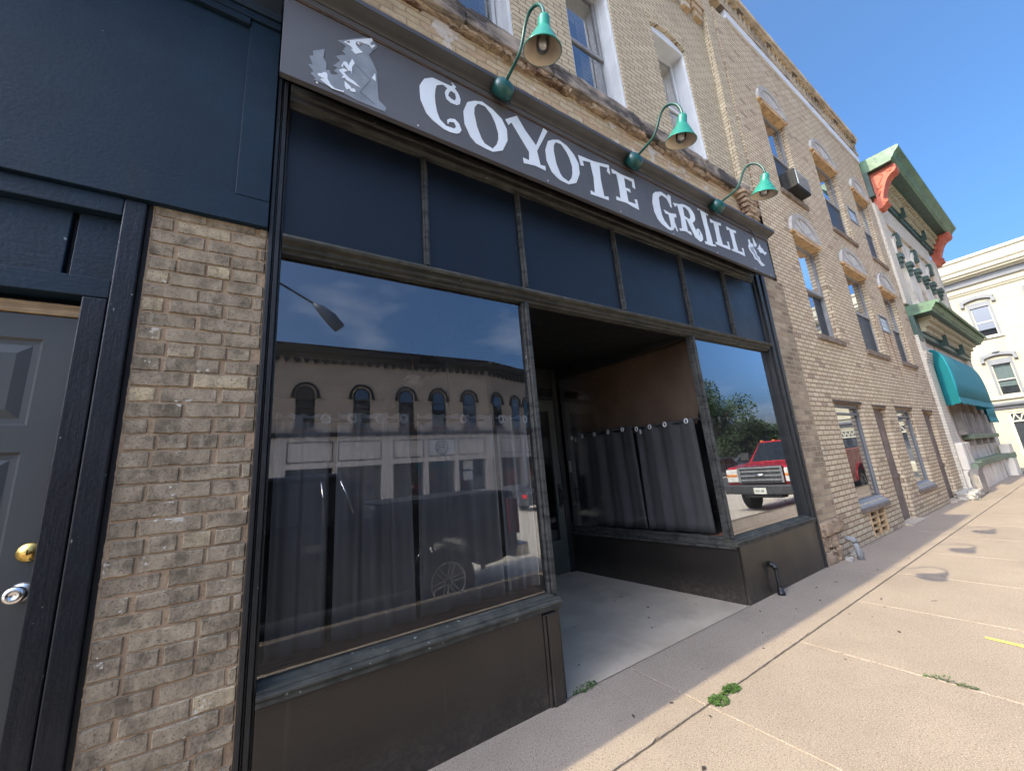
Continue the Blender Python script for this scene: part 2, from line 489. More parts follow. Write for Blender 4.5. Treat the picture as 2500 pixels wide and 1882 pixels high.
M_['brick_far'] = brickmat('tan_brick', CREAM, (0.25, 0.17, 0.11), ms=0.0095, soot_amt=0.74, dark=(0.27, 0.20, 0.15), stain=[(10.80, 10.95, 2.55, 3.62), (11.14, 11.32, 1.7, 3.62)])
M_['brick_up'] = brickmat('yellow_brick', CREAM2, (0.20, 0.145, 0.09), soot_amt=0.70, soot=(0.20, 0.16, 0.10))
M_['brick_patchy'] = brickmat('patched_brick', [(0.52, 0.41, 0.25), (0.56, 0.44, 0.28), (0.48, 0.36, 0.22), (0.55, 0.45, 0.30), (0.52, 0.37, 0.23)], (0.33, 0.23, 0.14), ms=0.006, soot_amt=0.64, soot=(0.16, 0.11, 0.07), warp=0.024, bump=1.0, patch=((0.58, 0.54, 0.49), 3.4, 0.57, 0.7))
M_['brick_old'] = brickmat('sooty_pier_brick', [(0.34, 0.26, 0.175), (0.43, 0.335, 0.22), (0.27, 0.20, 0.14), (0.50, 0.40, 0.27), (0.38, 0.285, 0.19)], (0.36, 0.30, 0.22), bw=0.2, ms=0.009, soot_amt=0.56, warp=0.012, bump=1.0, patch=((0.40, 0.37, 0.33), 5.5, 0.68, 0.6))
M_['brick_paint'] = brickmat('cream_painted_brick', [(0.64, 0.59, 0.49), (0.67, 0.62, 0.52), (0.61, 0.55, 0.45), (0.65, 0.60, 0.50)], (0.36, 0.31, 0.24), ms=0.006, soot_amt=0.75, soot=(0.30, 0.22, 0.17), bump=0.5)
M_['render'] = paint('cream_render', (0.63, 0.58, 0.49), 0.85, 0.14, 1.6, 0.4, streak=((0.33, 0.26, 0.2), 3, (1, 1, 0.3), 0.56))
M_['render_grey'] = paint('grey_patched_render', (0.25, 0.225, 0.195), 0.9, 0.25, 4, 0.5)
M_['white_brick'] = brickmat('white_painted_brick', [(0.46, 0.415, 0.29), (0.48, 0.43, 0.31), (0.45, 0.40, 0.28), (0.47, 0.42, 0.30)], (0.40, 0.35, 0.25), bw=0.22, bh=0.075, ms=0.006, soot_amt=0.95, bump=0.3)
M_['white_trim'] = paint('cream_cornice_paint', (0.48, 0.44, 0.33), 0.6, 0.06, 2, 0.1)
M_['grey_trim'] = paint('grey_trim_paint', (0.17, 0.175, 0.18), 0.6, 0.12, 3, 0.1)
M_['green'] = paint('green_cornice_paint', (0.075, 0.15, 0.085), 0.5, 0.3, 3.5, 0.25, streak=((0.04, 0.075, 0.05), 6, (0.3, 1, 1), 0.55))
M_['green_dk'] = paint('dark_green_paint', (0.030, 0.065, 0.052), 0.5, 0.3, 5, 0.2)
M_['ledge_green'] = paint('green_ledge_paint', (0.14, 0.18, 0.115), 0.7, 0.3, 6, 0.3)
M_['terracotta'] = paint('terracotta_red', (0.42, 0.10, 0.055), 0.65, 0.2, 7, 0.3)
M_['dentil'] = paint('cream_dentil', (0.40, 0.36, 0.24), 0.8, 0.15, 5, 0.3)
M_['teal'] = paint('teal_canvas', (0.004, 0.19, 0.235), 0.75, 0.12, 3, 0.1)
M_['stone'] = paint('weathered_sandstone', (0.27, 0.225, 0.18), 0.9, 0.5, 5, 1.0, streak=((0.06, 0.052, 0.046), 4, (0.5, 1, 1), 0.45))
M_['stone_orange'] = paint('raw_orange_stone', (0.33, 0.245, 0.165), 0.95, 0.45, 11, 1.0, streak=((0.14, 0.08, 0.05), 8, (0.5, 1, 1), 0.52))
M_['stone_brown'] = paint('brown_stone_block', (0.34, 0.245, 0.16), 0.9, 0.35, 7, 1.0, streak=((0.17, 0.11, 0.07), 8, (1, 1, 1), 0.54))
M_['stone_pale'] = paint('pale_rubble', (0.40, 0.37, 0.32), 0.9, 0.25, 7, 1.0)
M_['sill'] = paint('window_sill_stone', (0.19, 0.15, 0.115), 0.9, 0.3, 8, 0.6)
M_['sill_wood'] = paint('grey_wood_sill', (0.22, 0.225, 0.23), 0.8, 0.2, 14, 0.4)
M_['old_wood'] = paint('old_board_wood', (0.155, 0.115, 0.095), 0.85, 0.3, 6, 0.5, streak=((0.26, 0.23, 0.2), 9, (4, 4, 0.35), 0.58))
M_['fan_grey'] = paint('grey_fan_panel', (0.46, 0.44, 0.41), 0.7, 0.1, 5, 0.2)
M_['fan_ring'] = paint('grey_fan_surround', (0.37, 0.35, 0.32), 0.8, 0.15, 6, 0.2)
M_['soffit_wood'] = paint('tan_wood_soffit', (0.50, 0.34, 0.18), 0.75, 0.3, 9, 0.3, streak=((0.22, 0.13, 0.07), 12, (0.3, 4, 1), 0.56))
M_['parapet_brick'] = brickmat('grey_parapet_brick', [(0.56, 0.455, 0.30), (0.60, 0.49, 0.33), (0.52, 0.41, 0.27), (0.57, 0.45, 0.30)], (0.15, 0.12, 0.1), soot_amt=0.6)
M_['coping'] = paint('coping_stone', (0.46, 0.385, 0.28), 0.9, 0.3, 4, 0.5)
M_['glassblock'] = paint('pale_blue_glass_block', (0.38, 0.48, 0.56), 0.25, 0.15, 18, 0.2)
M_['asphalt'] = paint('asphalt', (0.060, 0.058, 0.056), 0.9, 0.25, 2, 0.5)
M_['yellow'] = paint('yellow_utility_paint', (0.80, 0.66, 0.13), 0.8, 0.12, 30, 0.1)
M_['leaf'] = paint('weed_leaf', (0.05, 0.105, 0.018), 0.6, 0.5, 90, 0)
M_['dryleaf'] = paint('dry_leaf', (0.035, 0.027, 0.022), 0.8, 0.4, 60, 0)
M_['pink'] = paint('pink_petal', (0.40, 0.16, 0.14), 0.8, 0.2, 60, 0)
M_['tree_leaf'] = paint('tree_leaf', (0.034, 0.060, 0.020), 0.6, 0.5, 1.2, 0)
M_['bark'] = paint('bark', (0.09, 0.065, 0.045), 0.9, 0.3, 6, 0.8)
M_['truck_black'] = paint('black_truck_paint', (0.006, 0.0065, 0.008), 0.2, 0.05, 2, 0)
M_['truck_red'] = paint('red_truck_paint', (0.36, 0.012, 0.020), 0.25, 0.05, 2, 0)
M_['car_grey'] = paint('grey_car_paint', (0.045, 0.05, 0.06), 0.25, 0.05, 2, 0)
M_['car_glass'] = paint('car_glass', (0.012, 0.015, 0.017), 0.05, 0.02, 2, 0)
M_['rubber'] = paint('tyre_rubber', (0.012, 0.012, 0.012), 0.85, 0.1, 20, 0)
M_['plastic_dk'] = paint('dark_grey_plastic', (0.028, 0.030, 0.033), 0.5, 0.15, 6, 0.1)
M_['alloy'] = paint('alloy_rim', (0.62, 0.58, 0.53), 0.35, 0.1, 6, 0, metallic=0.1)
M_['red_lens'] = paint('red_lens', (0.10, 0.006, 0.006), 0.2, 0.05, 6, 0)
M_['lens'] = paint('clear_lens', (0.55, 0.54, 0.50), 0.15, 0.15, 30, 0)
M_['amber'] = paint('amber_lens', (0.6, 0.2, 0.02), 0.3, 0.05, 6, 0)
M_['plate'] = paint('plate_white', (0.6, 0.62, 0.55), 0.5, 0.1, 40, 0)
M_['opp_wall'] = paint('tan_opposite_wall', (0.48, 0.39, 0.30), 0.85, 0.1, 1.0, 0.2)
M_['opp_store'] = paint('pale_opposite_storefront', (0.64, 0.58, 0.51), 0.7, 0.06, 1.0, 0.1)
M_['opp_dark'] = paint('dark_opposite_trim', (0.025, 0.025, 0.027), 0.6, 0.2, 2, 0.1)
M_['opp_brown'] = paint('brown_opposite_sill', (0.10, 0.045, 0.03), 0.6, 0.2, 2, 0.1)
M_['red_brick'] = brickmat('red_brick', [(0.30, 0.10, 0.07), (0.34, 0.13, 0.09), (0.27, 0.09, 0.065)], (0.3, 0.22, 0.18))
M_['orange_wood'] = paint('orange_planter_wood', (0.52, 0.26, 0.07), 0.7, 0.15, 5, 0.2)
M_['paper'] = paint('paper_notice', (0.62, 0.62, 0.60), 0.7, 0.05, 5, 0)
M_['lace'] = paint('pale_curtain', (0.45, 0.48, 0.40), 0.8, 0.15, 9, 0.1)
M_['ink'] = paint('dark_ink', (0.02, 0.02, 0.02), 0.6, 0.05, 5, 0)
M_['white_ink'] = paint('pale_lettering', (0.62, 0.64, 0.45), 0.6, 0.05, 5, 0)

def concrete(name, c, aggregate=True, stain=0.3):
    m = NT(name)
    sp = m.noise(175, 2, 0.6)
    sp2 = m.noise(98, 2, 0.5)
    big = m.noise(0.9, 5, 0.6)
    cc = m.ramp(big, [(0.3, tuple(v * (1 - stain * 0.35) for v in c)), (0.7, tuple(v * (1 + stain * 0.25) for v in c))])
    isl = m.n('NewGeometry').outputs['Random Per Island']
    cc = m.mix(m.ramp(isl, [(0.0, 0.16), (0.6, 0.0)]), cc, tuple(v * 0.55 for v in c))
    crk = m.n('TexVoronoi', feature='DISTANCE_TO_EDGE'); crk.inputs['Scale'].default_value = 0.55
    wv = m.n('VectorMath', operation='ADD'); m.put(wv.inputs[0], m.pos()); m.put(wv.inputs[1], m.noise(2.5, 5, 0.7, out=1)); m.put(crk.inputs['Vector'], wv.outputs[0])
    gate = m.ramp(m.noise(0.45, 2), [(0.70, 0.0), (0.73, 0.5)])
    cc = m.mix(m.math('MULTIPLY', m.ramp(crk.outputs[0], [(0.0, 1.0), (0.0035, 0.0)]), gate), cc, (0.11, 0.085, 0.06))
    if aggregate:
        cc = m.mix(m.ramp(sp, [(0.56, 0.0), (0.64, 0.55)]), cc, (0.60, 0.53, 0.42))
        cc = m.mix(m.ramp(sp2, [(0.59, 0.0), (0.67, 0.62)]), cc, (0.12, 0.085, 0.055))
        cc = m.mix(m.ramp(m.noise(110, 1, 0.4), [(0.69, 0.0), (0.73, 0.6)]), cc, (0.10, 0.09, 0.085))
    else:
        cc = m.mix(m.ramp(m.noise(2.2, 6, 0.65), [(0.5, 0.0), (0.68, 0.5)]), cc, tuple(v * 0.62 for v in c))
        cc = m.mix(m.ramp(m.noise(1.7, 3, 0.5), [(0.62, 0.0), (0.7, 0.25)]), cc, (0.42, 0.33, 0.2))
    spots = m.noise(4.5, 2, 0.4)
    cc = m.mix(m.ramp(spots, [(0.76, 0.0), (0.775, 0.6)]), cc, (0.10, 0.085, 0.07))
    cc = m.mix(m.ramp(m.noise(13, 3, 0.5), [(0.735, 0.0), (0.75, 0.55)]), cc, (0.12, 0.10, 0.085))
    cc = m.mix(m.ramp(m.noise(1.6, 6, 0.7), [(0.48, 0.0), (0.72, 0.28)]), cc, tuple(v * 0.62 for v in c))
    m.base(cc); m.rough(0.92); m.spec(0.25)
    h = m.math('ADD', sp, m.math('MULTIPLY', sp2, 0.8))
    m.bump(h, 0.5 if aggregate else 0.2, 0.004)
    return m.m
M_['walk'] = concrete('exposed_aggregate_concrete', (0.30, 0.242, 0.188))
M_['walk_smooth'] = concrete('smooth_entry_concrete', (0.46, 0.385, 0.295), False, 0.7)
M_['shade_strip'] = brickmat('shade_strip_dark', [(0.045, 0.035, 0.03), (0.06, 0.04, 0.035), (0.04, 0.035, 0.033), (0.05, 0.04, 0.035)], (0.03, 0.027, 0.025), bump=0.4)  # dark brick tones stand in for shade on the walk
M_['street_conc'] = concrete('pale_street_concrete', (0.55, 0.49, 0.40))
M_['joint'] = paint('joint_grit', (0.11, 0.085, 0.06), 0.95, 0.4, 20, 0.4)

# ---------------------------------------------------------------- the ground
def gz(x):
    if x < 19: return 0.0
    return -0.9 * min(1, (x - 19) / 12.0)
mb = MB()
far = 700
xs = [-far, 33, far]
mb.add([(-far, -far, -0.62), (far, -far, -0.62), (far, far, -0.62), (-far, far, -0.62)], [(0, 1, 2, 3)])
build('ground', mb, M_['asphalt'], loc=(0, 0, -0.62), kind='structure')
# street sheet
mb = MB()
ys = [-17.0, -2.3]
for a, b in ((-60, 19), (19, 31), (31, 90)):
    mb.add([(a, ys[0], -0.40 + gz(a) * 0.2), (b, ys[0], -0.40 + gz(b) * 0.2), (b, ys[1], -0.40 + gz(b)), (a, ys[1], -0.40 + gz(a))], [(0, 1, 2, 3)])
mb.add([(19.95, -2.3, -0.40), (31, -2.3, -1.3), (31, 40, -1.3), (19.95, 40, -0.40)], [(0, 1, 2, 3)])
mb.map(lambda x, y, z: (x, y, z))
build('street', mb, M_['street_conc'], loc=(0, -10, -0.4), kind='structure')
# sidewalk slabs with real joints
mb = MB()
def slab(x0, x1, y0, y1, g=0.004, top=0.0):
    b = 0.006
    xa, xb, ya, yb = x0 + g, x1 - g, y0 + g, y1 - g
    z0, z1 = top - 0.035, top
    # ragged outline: worn, slightly chipped edges
    out = []
    def run(p, q, nx_, ny_):
        n = max(2, int((abs(q[0] - p[0]) + abs(q[1] - p[1])) / 0.035))
        for i in range(n):
            t = i / n; j_ = rng.uniform(-0.0022, 0.0016) - (0.006 if rng.random() < 0.05 else 0)
            if i == 0: j_ = 0
            out.append((p[0] + (q[0] - p[0]) * t + nx_ * j_, p[1] + (q[1] - p[1]) * t + ny_ * j_))
    run((xa, ya), (xb, ya), 0, -1); run((xb, ya), (xb, yb), 1, 0); run((xb, yb), (xa, yb), 0, 1); run((xa, yb), (xa, ya), -1, 0)
    n = len(out); cx, cy = (xa + xb) / 2, (ya + yb) / 2
    ins = [(min(max(x, xa + b), xb - b), min(max(y, ya + b), yb - b)) for x, y in out]
    vs = [(x, y, z0) for x, y in out] + [(x, y, z1 - b * 0.7) for x, y in out] + [(x, y, z1) for x, y in ins]
    fs = []
    for i in range(n):
        k = (i + 1) % n
        fs += [(i, k, n + k, n + i), (n + i, n + k, 2 * n + k, 2 * n + i)]
    fs.append(tuple(range(2 * n, 3 * n)))
    mb.add(vs, fs)
X0, DX = 2.13, 1.155
def edge_y(x): return -0.552
k0 = -9
for k in range(k0, 16):
    xa = X0 + k * DX; xb = xa + DX
    if xa > 19: break
    xb = min(xb, 19.4)
    slab(xa, xb, -1.72, -0.555, 0.0035)
    slab(xa, xb, -2.30, -1.725, 0.0035)
for xa, xb in ((-9, -3.6), (-3.6, 0.35), (0.35, 2.13), (2.13, 5.47), (5.47, 8.2), (8.2, 12.6), (12.6, 19.4)):
    slab(xa, xb, -0.549, 0.012, 0.003)
slab(5.47, 19.4, 0.012, 0.6, 0.002)
slab(-9, 1.5, 0.012, 0.6, 0.002)
for o_ in range(0): pass
build('sidewalk', mb, M_['walk'], loc=(4, -1, 0), kind='structure')
mb = MB(); mb.box(-9, 19.4, -2.3, 0.6, -0.30, -0.011)
build('sidewalk_bed', mb, M_['joint'], loc=(4, -1, -0.1), kind='structure')
mb = MB(); mb.box(-60, 19.9, -2.46, -2.302, -0.5, -0.012)
build('curb', mb, M_['joint'], loc=(4, -2.4, -0.2), kind='structure')
mb = MB()
mb.add([(1.5, 0.016, -0.004), (3.9, 0.016, -0.004), (3.9, 2.3, 0.004), (1.5, 2.3, 0.004)], [(0, 1, 2, 3)])
build('entry_floor', mb, M_['walk_smooth'], loc=(2.7, 1, 0), kind='structure')
# the sidewalk across the side street, sloping down to the white building
mb = MB()
mb.add([(29.5, -17, -1.05), (33.5, -17, -1.0), (33.5, 12, -0.9), (29.5, 12, -1.05)], [(0, 1, 2, 3)])
mb.add([(29.5, -17, -1.25), (29.5, 12, -1.25), (29.5, 12, -1.05), (29.5, -17, -1.05)], [(0, 1, 2, 3)])
build('far_sidewalk', mb, M_['walk'], loc=(31, 0, -1), kind='structure')
mb = MB(); mb.box(-60, 14.5, -19.9, -16.9, -0.6, -0.22)
build('opposite_sidewalk', mb, M_['walk'], loc=(0, -18, -0.3), kind='structure')
for k_ in range(0): pass
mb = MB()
mb.box(-9, 3.1, -2.295, -1.63, -0.030, 0.0035)  # added strip: ground shade mirrored in the left window, put in as dark colour
build('added_shade_strip', mb, M_['shade_strip'], loc=(4, -2, 0), kind='structure')
# yellow utility mark sprayed on the concrete
mb = MB()
P = [(4.168, -1.318), (4.136, -1.322), (4.085, -1.60), (4.135, -1.62)]
mb.add([(x, y, 0.004) for x, y in P], [(0, 1, 2, 3)])
P = [(4.135, -1.62), (4.16, -1.50), (4.185, -1.505), (4.17, -1.64)]
mb.add([(x, y, 0.0045) for x, y in P], [(0, 1, 2, 3)])
build('painted_mark', mb, M_['yellow'], loc=(4.1, -1.45, 0), kind='structure')

# ---------------------------------------------------------------- blue neighbour on the left
root = empty('blue_shopfront', (-1.2, 0, 0), 'navy blue painted wooden shopfront with a grey door, left of the sooty brick pier', 'shopfront')
XL = -4.5
mb = MB()
mb.box(XL, -0.068, -0.020, 0.3, 2.69, 4.7)
build('fascia_board', mb, M_['navy'], root)
mb = MB()
mb.box(XL, -0.068, -0.034, -0.0205, 2.69, 2.84)
mb.box(-0.215, -0.068, -0.034, -0.0205, 2.8425, 4.0)
build('fascia_border', mb, M_['navy'], root, bevel=0.003)
mb = MB()
mb.box(XL, -0.215, -0.046, -0.0205, 3.955, 4.0)
mb.box(XL, -0.068, -0.05, -0.0205, 4.0025, 4.05)
mb.prof_x([(-0.0205, 4.053), (-0.06, 4.053), (-0.075, 4.09), (-0.12, 4.13), (-0.20, 4.20), (-0.29, 4.24), (-0.335, 4.26), (-0.335, 4.36), (-0.0205, 4.42)], XL, -0.068)
build('cornice', mb, M_['navy_worn'], root, bevel=0.003)
mb = MB()
mb.box(XL, -0.607, -0.012, 0.15, 2.60, 2.6875)
build('transom_rail', mb, M_['navy_worn'], root, bevel=0.004)
for a, b in ((-0.745, -0.607), (-1.08, -0.765), (-1.45, -1.10), (-3, -1.47)):
    mb = MB(); mb.box(a, b, 0.03, 0.12, 2.30, 2.6)
    build('transom_panel', mb, M_['navy_worn'], root, bevel=0.004)
for a in (-0.765, -1.10, -1.47):
    mb = MB(); mb.box(a + 0.003, a + 0.017, 0.055, 0.12, 2.30, 2.6)
    build('panel_groove', mb, M_['black'], root)
mb = MB(); mb.box(XL, -0.612, 0.012, 0.15, 2.21, 2.298)
build('door_head', mb, M_['navy'], root, bevel=0.004)
mb = MB()
mb.box(-0.606, -0.531, -0.014, 0.2, 0.0, 2.688)
build('door_post', mb, M_['navy_dark'], root, bevel=0.006)
mb = MB()
mb.box(-0.690, -0.615, 0.012, 0.15, 0.0, 2.207)
build('door_jamb', mb, M_['navy_dark'], root, bevel=0.005)
mb = MB(); mb.box(-0.529, -0.513, 0.005, 0.2, 0.0, 2.688)
mb.box(-0.614, -0.607, 0.06, 0.2, 0.0, 2.207)
build('shadow_gap', mb, M_['black'], root)
mb = MB(); mb.box(-1.62, -0.692, 0.075, 0.11, 2.135, 2.185)
build('wood_strip', mb, M_['raw_wood'], root, bevel=0.003)
# door slab with raised panels
DY = 0.085
mb = MB()
pan = [(-1.045, -0.795, 1.68, 2.03), (-1.45, -1.2, 1.68, 2.03), (-1.045, -0.795, 1.12, 1.58), (-1.45, -1.2, 1.12, 1.58), (-1.045, -0.795, 0.25, 0.95), (-1.45, -1.2, 0.25, 0.95)]
wall(mb, -1.6, -0.6925, 0.06, 2.13, DY, pan, 0.0)
for a, b, c, d in pan:
    w = 0.028
    loops = []
    for ins, yy in ((0, DY), (0.010, DY + 0.010), (w, DY + 0.011), (w + 0.035, DY + 0.001)):
        loops.append([(a + ins, yy, c + ins), (b - ins, yy, c + ins), (b - ins, yy, d - ins), (a + ins, yy, d - ins)])
    for i in range(3):
        for j in range(4):
            k = (j + 1) % 4
            mb.add([loops[i][j], loops[i][k], loops[i + 1][k], loops[i + 1][j]], [(0, 1, 2, 3)])
    mb.add(loops[3], [(0, 1, 2, 3)])
door = build('door', mb, M_['door_grey'], root)
mb = MB(); mb.lathe([(0.0, -0.004), (0.034, -0.004), (0.034, 0.004), (0.030, 0.012), (0.022, 0.014), (0.020, 0.018), (0.0, 0.020)], (-0.726, DY, 1.215), 28, (0, -1, 0))
dl = build('deadbolt', mb, M_['brass'], door)
mb = MB(); mb.box(-0.7275, -0.7245, DY - 0.0215, DY - 0.019, 1.206, 1.224)
build('keyhole', mb, M_['black'], door)
mb = MB(); mb.lathe([(0.0, -0.004), (0.034, -0.004), (0.034, 0.003), (0.024, 0.008), (0.016, 0.014), (0.016, 0.026), (0.026, 0.038), (0.030, 0.050), (0.028, 0.058), (0.020, 0.063), (0.009, 0.0635), (0.0085, 0.062), (0.0, 0.062)], (-0.727, DY, 1.080), 28, (0, -1, 0))
build('knob', mb, M_['chrome'], door)
mb = MB(); mb.box(XL, -0.62, 0.13, 0.35, -0.02, 2.69)
build('wall_behind', mb, M_['black'], root)
mb = MB(); mb.box(XL, -0.069, 0.301, 8, 2.69, 9.5); mb.box(XL, -0.069, -0.30, 0.3, 4.75, 9.5)
build('upper_wall', mb, M_['navy'], root)

# ---------------------------------------------------------------- brick shop building with the dark shopfront
m = NT('sooty_cream_brick')
geo = m.n('NewGeometry')
f = m.noise(110, 6, 0.75); f2 = m.noise(9, 5, 0.7); f3 = m.noise(26, 5, 0.7, stretch=(1, 1, 0.35))
cc = m.ramp(geo.outputs['Random Per Island'], [(0.0, (0.30, 0.24, 0.165)), (0.35, (0.41, 0.335, 0.235)), (0.7, (0.34, 0.275, 0.19)), (0.93, (0.48, 0.395, 0.27)), (1.0, (0.60, 0.485, 0.30))])
cc = m.mix(m.ramp(f2, [(0.43, 0.0), (0.62, 0.70)]), cc, (0.070, 0.058, 0.043))
cc = m.mix(m.ramp(f3, [(0.50, 0.0), (0.66, 0.6)]), cc, (0.47, 0.40, 0.29))
cc = m.mix(m.ramp(f, [(0.53, 0.0), (0.64, 0.75)]), cc, (0.06, 0.05, 0.04))
sp_ = m.math('ADD', m.math('MULTIPLY', m.noise(7.5, 3, 0.55), 0.75), m.math('MULTIPLY', m.noise(60, 2), 0.25))
cc = m.mix(m.ramp(sp_, [(0.635, 0.0), (0.645, 0.9)]), cc, (0.60, 0.56, 0.48))
m.base(cc); m.rough(0.92); m.spec(0.2)
m.bump(m.math('ADD', f, m.math('MULTIPLY', f3, 0.8)), 0.9, 0.006)
M_['brick_pier'] = m.m
M_['glass_side'] = glassmat('side_glass', (0.95, 0.96, 0.96), 0.0, 0.5)
m = NT('orange_lime_mortar')
g = m.noise(90, 4, 0.6)
cc = m.ramp(m.noise(3.5, 4), [(0.3, (0.37, 0.26, 0.165)), (0.7, (0.46, 0.335, 0.22))])
cc = m.mix(m.ramp(g, [(0.55, 0.0), (0.7, 0.5)]), cc, (0.12, 0.085, 0.055))
m.base(cc); m.rough(0.95); m.spec(0.15); m.bump(g, 0.9, 0.006)
M_['mortar'] = m.m

shop = empty('brick_shop', (2.7, 0.1, 0), 'two storey yellow brick shop building with a black glass shopfront and recessed entry', 'building')
def jit(a): return rng.uniform(-a, a)
mb = MB()
bh = 0.0677
row = 0
z = 0.004
while z < 2.66:
    L_ = 0.203
    x = -0.513 - (0.0 if row % 2 else 0.105) - rng.uniform(0, 0.02)
    if row % 6 == 5: L_ = 0.1; x += rng.uniform(0, 0.03)
    while x < -0.068:
        a = max(x, -0.512); b = min(x + L_ + jit(0.006), -0.066)
        if b - a > 0.03:
            g0 = 0.003 + rng.uniform(0, 0.0018); y = jit(0.0025)
            n = max(2, int((b - a) / 0.028))
            # front face with slightly ragged arrises
            top = []; bot = []; bt = []; bb = []
            for i in range(n + 1):
                xx = a + g0 + (b - a - 2 * g0) * i / n
                t_ = z + bh - g0 + jit(0.0022); u_ = z + g0 + jit(0.0022)
                top.append((xx, y + 0.006, t_)); bot.append((xx, y + 0.006, u_))
                e = 0.004 * (1 if i == 0 else -1 if i == n else 0)
                bt.append((xx + e, y + jit(0.0006), t_ - 0.004)); bb.append((xx + e, y + jit(0.0006), u_ + 0.004))
            N_ = n + 1
            vs = bot + bb + bt + top + [(p[0], y + 0.06, p[2]) for p in bot] + [(p[0], y + 0.06, p[2]) for p in top]
            fs = []
            for i in range(n):
                for r_ in range(3): fs.append((r_ * N_ + i, r_ * N_ + i + 1, (r_ + 1) * N_ + i + 1, (r_ + 1) * N_ + i))
                fs.append((3 * N_ + i, 3 * N_ + i + 1, 5 * N_ + i + 1, 5 * N_ + i)); fs.append((4 * N_ + i, 4 * N_ + i + 1, i + 1, i))
            for e_, s_ in ((0, 1), (n, -1)):
                fs.append((e_, N_ + e_, 2 * N_ + e_, 3 * N_ + e_)); fs.append((e_, 3 * N_ + e_, 5 * N_ + e_, 4 * N_ + e_))
            mb.add(vs, fs)
        x += L_ + rng.uniform(0.002, 0.008)
    z += bh; row += 1
pier = build('brick_pier', mb, M_['brick_pier'], shop, weld=False)
mb = MB()
n1, n2 = 30, 160
vs = [(-0.514 + 0.449 * i / n1, 0.0065 + rng.uniform(-0.002, 0.0015), 2.69 * j / n2) for j in range(n2 + 1) for i in range(n1 + 1)]
fs = [(j * (n1 + 1) + i, j * (n1 + 1) + i + 1, (j + 1) * (n1 + 1) + i + 1, (j + 1) * (n1 + 1) + i) for j in range(n2) for i in range(n1)]
mb.add(vs, fs, True)
mb.box(-0.514, -0.065, 0.03, 0.4, 0, 2.69)
build('pier_mortar', mb, M_['mortar'], pier)

# frame members: ribbed mouldings
def ribbed_post(x0, x1, z0, z1, y=0.0, fn=None):
    mb = MB(); w = x1 - x0
    for a, b, yy in ((0, 0.30, -0.012), (0.32, 0.46, 0.004), (0.48, 0.80, -0.004), (0.82, 1.0, 0.02)):
        mb.box(x0 + a * w, x0 + b * w, y + yy, 0.13, z0, z1)
    if fn: mb.map(fn)
    return mb
build('frame_post', ribbed_post(-0.063, -0.001, 0.0, 3.70), M_['frame_dark'], shop, bevel=0.003)
def rpost(x, y, z):
    t = (x - 5.383) / (5.465 - 5.383)
    return (5.383 + 0.02 * z / 3.5 + t * (0.075 + 0.055 * z), y, z)
mbp = MB()
for a, b, yy in ((0.0, 0.2, 0.02), (0.22, 0.5, -0.004), (0.52, 0.66, 0.006), (0.68, 1.0, -0.014)):
    mbp.box(5.383 + a * 0.082, 5.383 + b * 0.082, yy, 0.13, 0.0, 3.70)
mbp.map(rpost)
build('frame_post', mbp, M_['frame_dark'], shop, bevel=0.003)
mb = MB()
mb.prof_x([(0.08, 3.558), (0.028, 3.558), (0.028, 3.585), (0.004, 3.592), (0.004, 3.635), (-0.012, 3.642), (-0.012, 3.672), (0.0, 3.676), (0.0, 3.705), (0.08, 3.705)], -0.0005, 5.40)
build('frame_head', mb, M_['frame'], shop, bevel=0.002)
mb = MB()
TP = [(0.10, 2.600), (0.035, 2.600), (0.035, 2.618), (0.012, 2.624), (0.012, 2.648), (-0.018, 2.656), (-0.026, 2.672), (-0.018, 2.688), (0.006, 2.692), (0.012, 2.702), (0.06, 2.712), (0.10, 2.712)]
mb.prof_x(TP, -0.0005, 5.395)
build('transom_bar', mb, M_['copper'], shop, bevel=0.0015)
# transom bars and painted panels
xs = [-0.0, 0.815, 1.600, 2.700, 3.755, 4.620, 5.400]
for i in range(6):
    a = xs[i] + (0.021 if i else 0.0); b = xs[i + 1] - (0.021 if i < 5 else 0.0)
    mb = MB(); mb.box(a, b, 0.040, 0.06, 2.7135, 3.5565)
    o_ = build('transom_panel', mb, M_['transom'], shop)
for i in range(1, 6):
    x = xs[i]; mb = MB()
    mb.box(x - 0.020, x + 0.020, 0.016, 0.06, 2.7135, 3.5565)
    mb.box(x - 0.009, x + 0.009, 0.004, 0.015, 2.7135, 3.5565)
    build('transom_mullion', mb, M_['frame'], shop, bevel=0.003)
mb = MB(); mb.box(-0.063, 5.6, 0.064, 0.12, 2.7, 4.2)
build('transom_backing', mb, M_['black'], shop)
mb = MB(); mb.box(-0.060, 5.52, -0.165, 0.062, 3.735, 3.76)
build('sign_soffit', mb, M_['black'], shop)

# display window sills, corner posts, glass
SP = [(0.11, 0.500), (-0.010, 0.500), (-0.010, 0.526), (-0.020, 0.530), (-0.020, 0.540), (-0.010, 0.543), (0.004, 0.546), (0.004, 0.554), (0.040, 0.560), (0.052, 0.574), (0.11, 0.574)]
def sill(x0, x1):
    mb = MB(); mb.prof_x(SP, x0, x1); return mb
build('window_sill', sill(-0.0005, 1.612), M_['copper'], shop, bevel=0.0015)
build('window_sill', sill(3.712, 5.44), M_['copper'], shop, bevel=0.0015)
def cpost(x0, x1):
    mb = MB(); w = x1 - x0
    mb.box(x0, x1, 0.045, 0.105, 0.5745, 2.5995)
    mb.box(x0 + w * 0.22, x0 + w * 0.78, 0.022, 0.0445, 0.5745, 2.5995)
    return mb
build('corner_post', cpost(1.5605, 1.618), M_['frame'], shop, bevel=0.004)
build('corner_post', cpost(3.702, 3.7615), M_['frame'], shop, bevel=0.004)
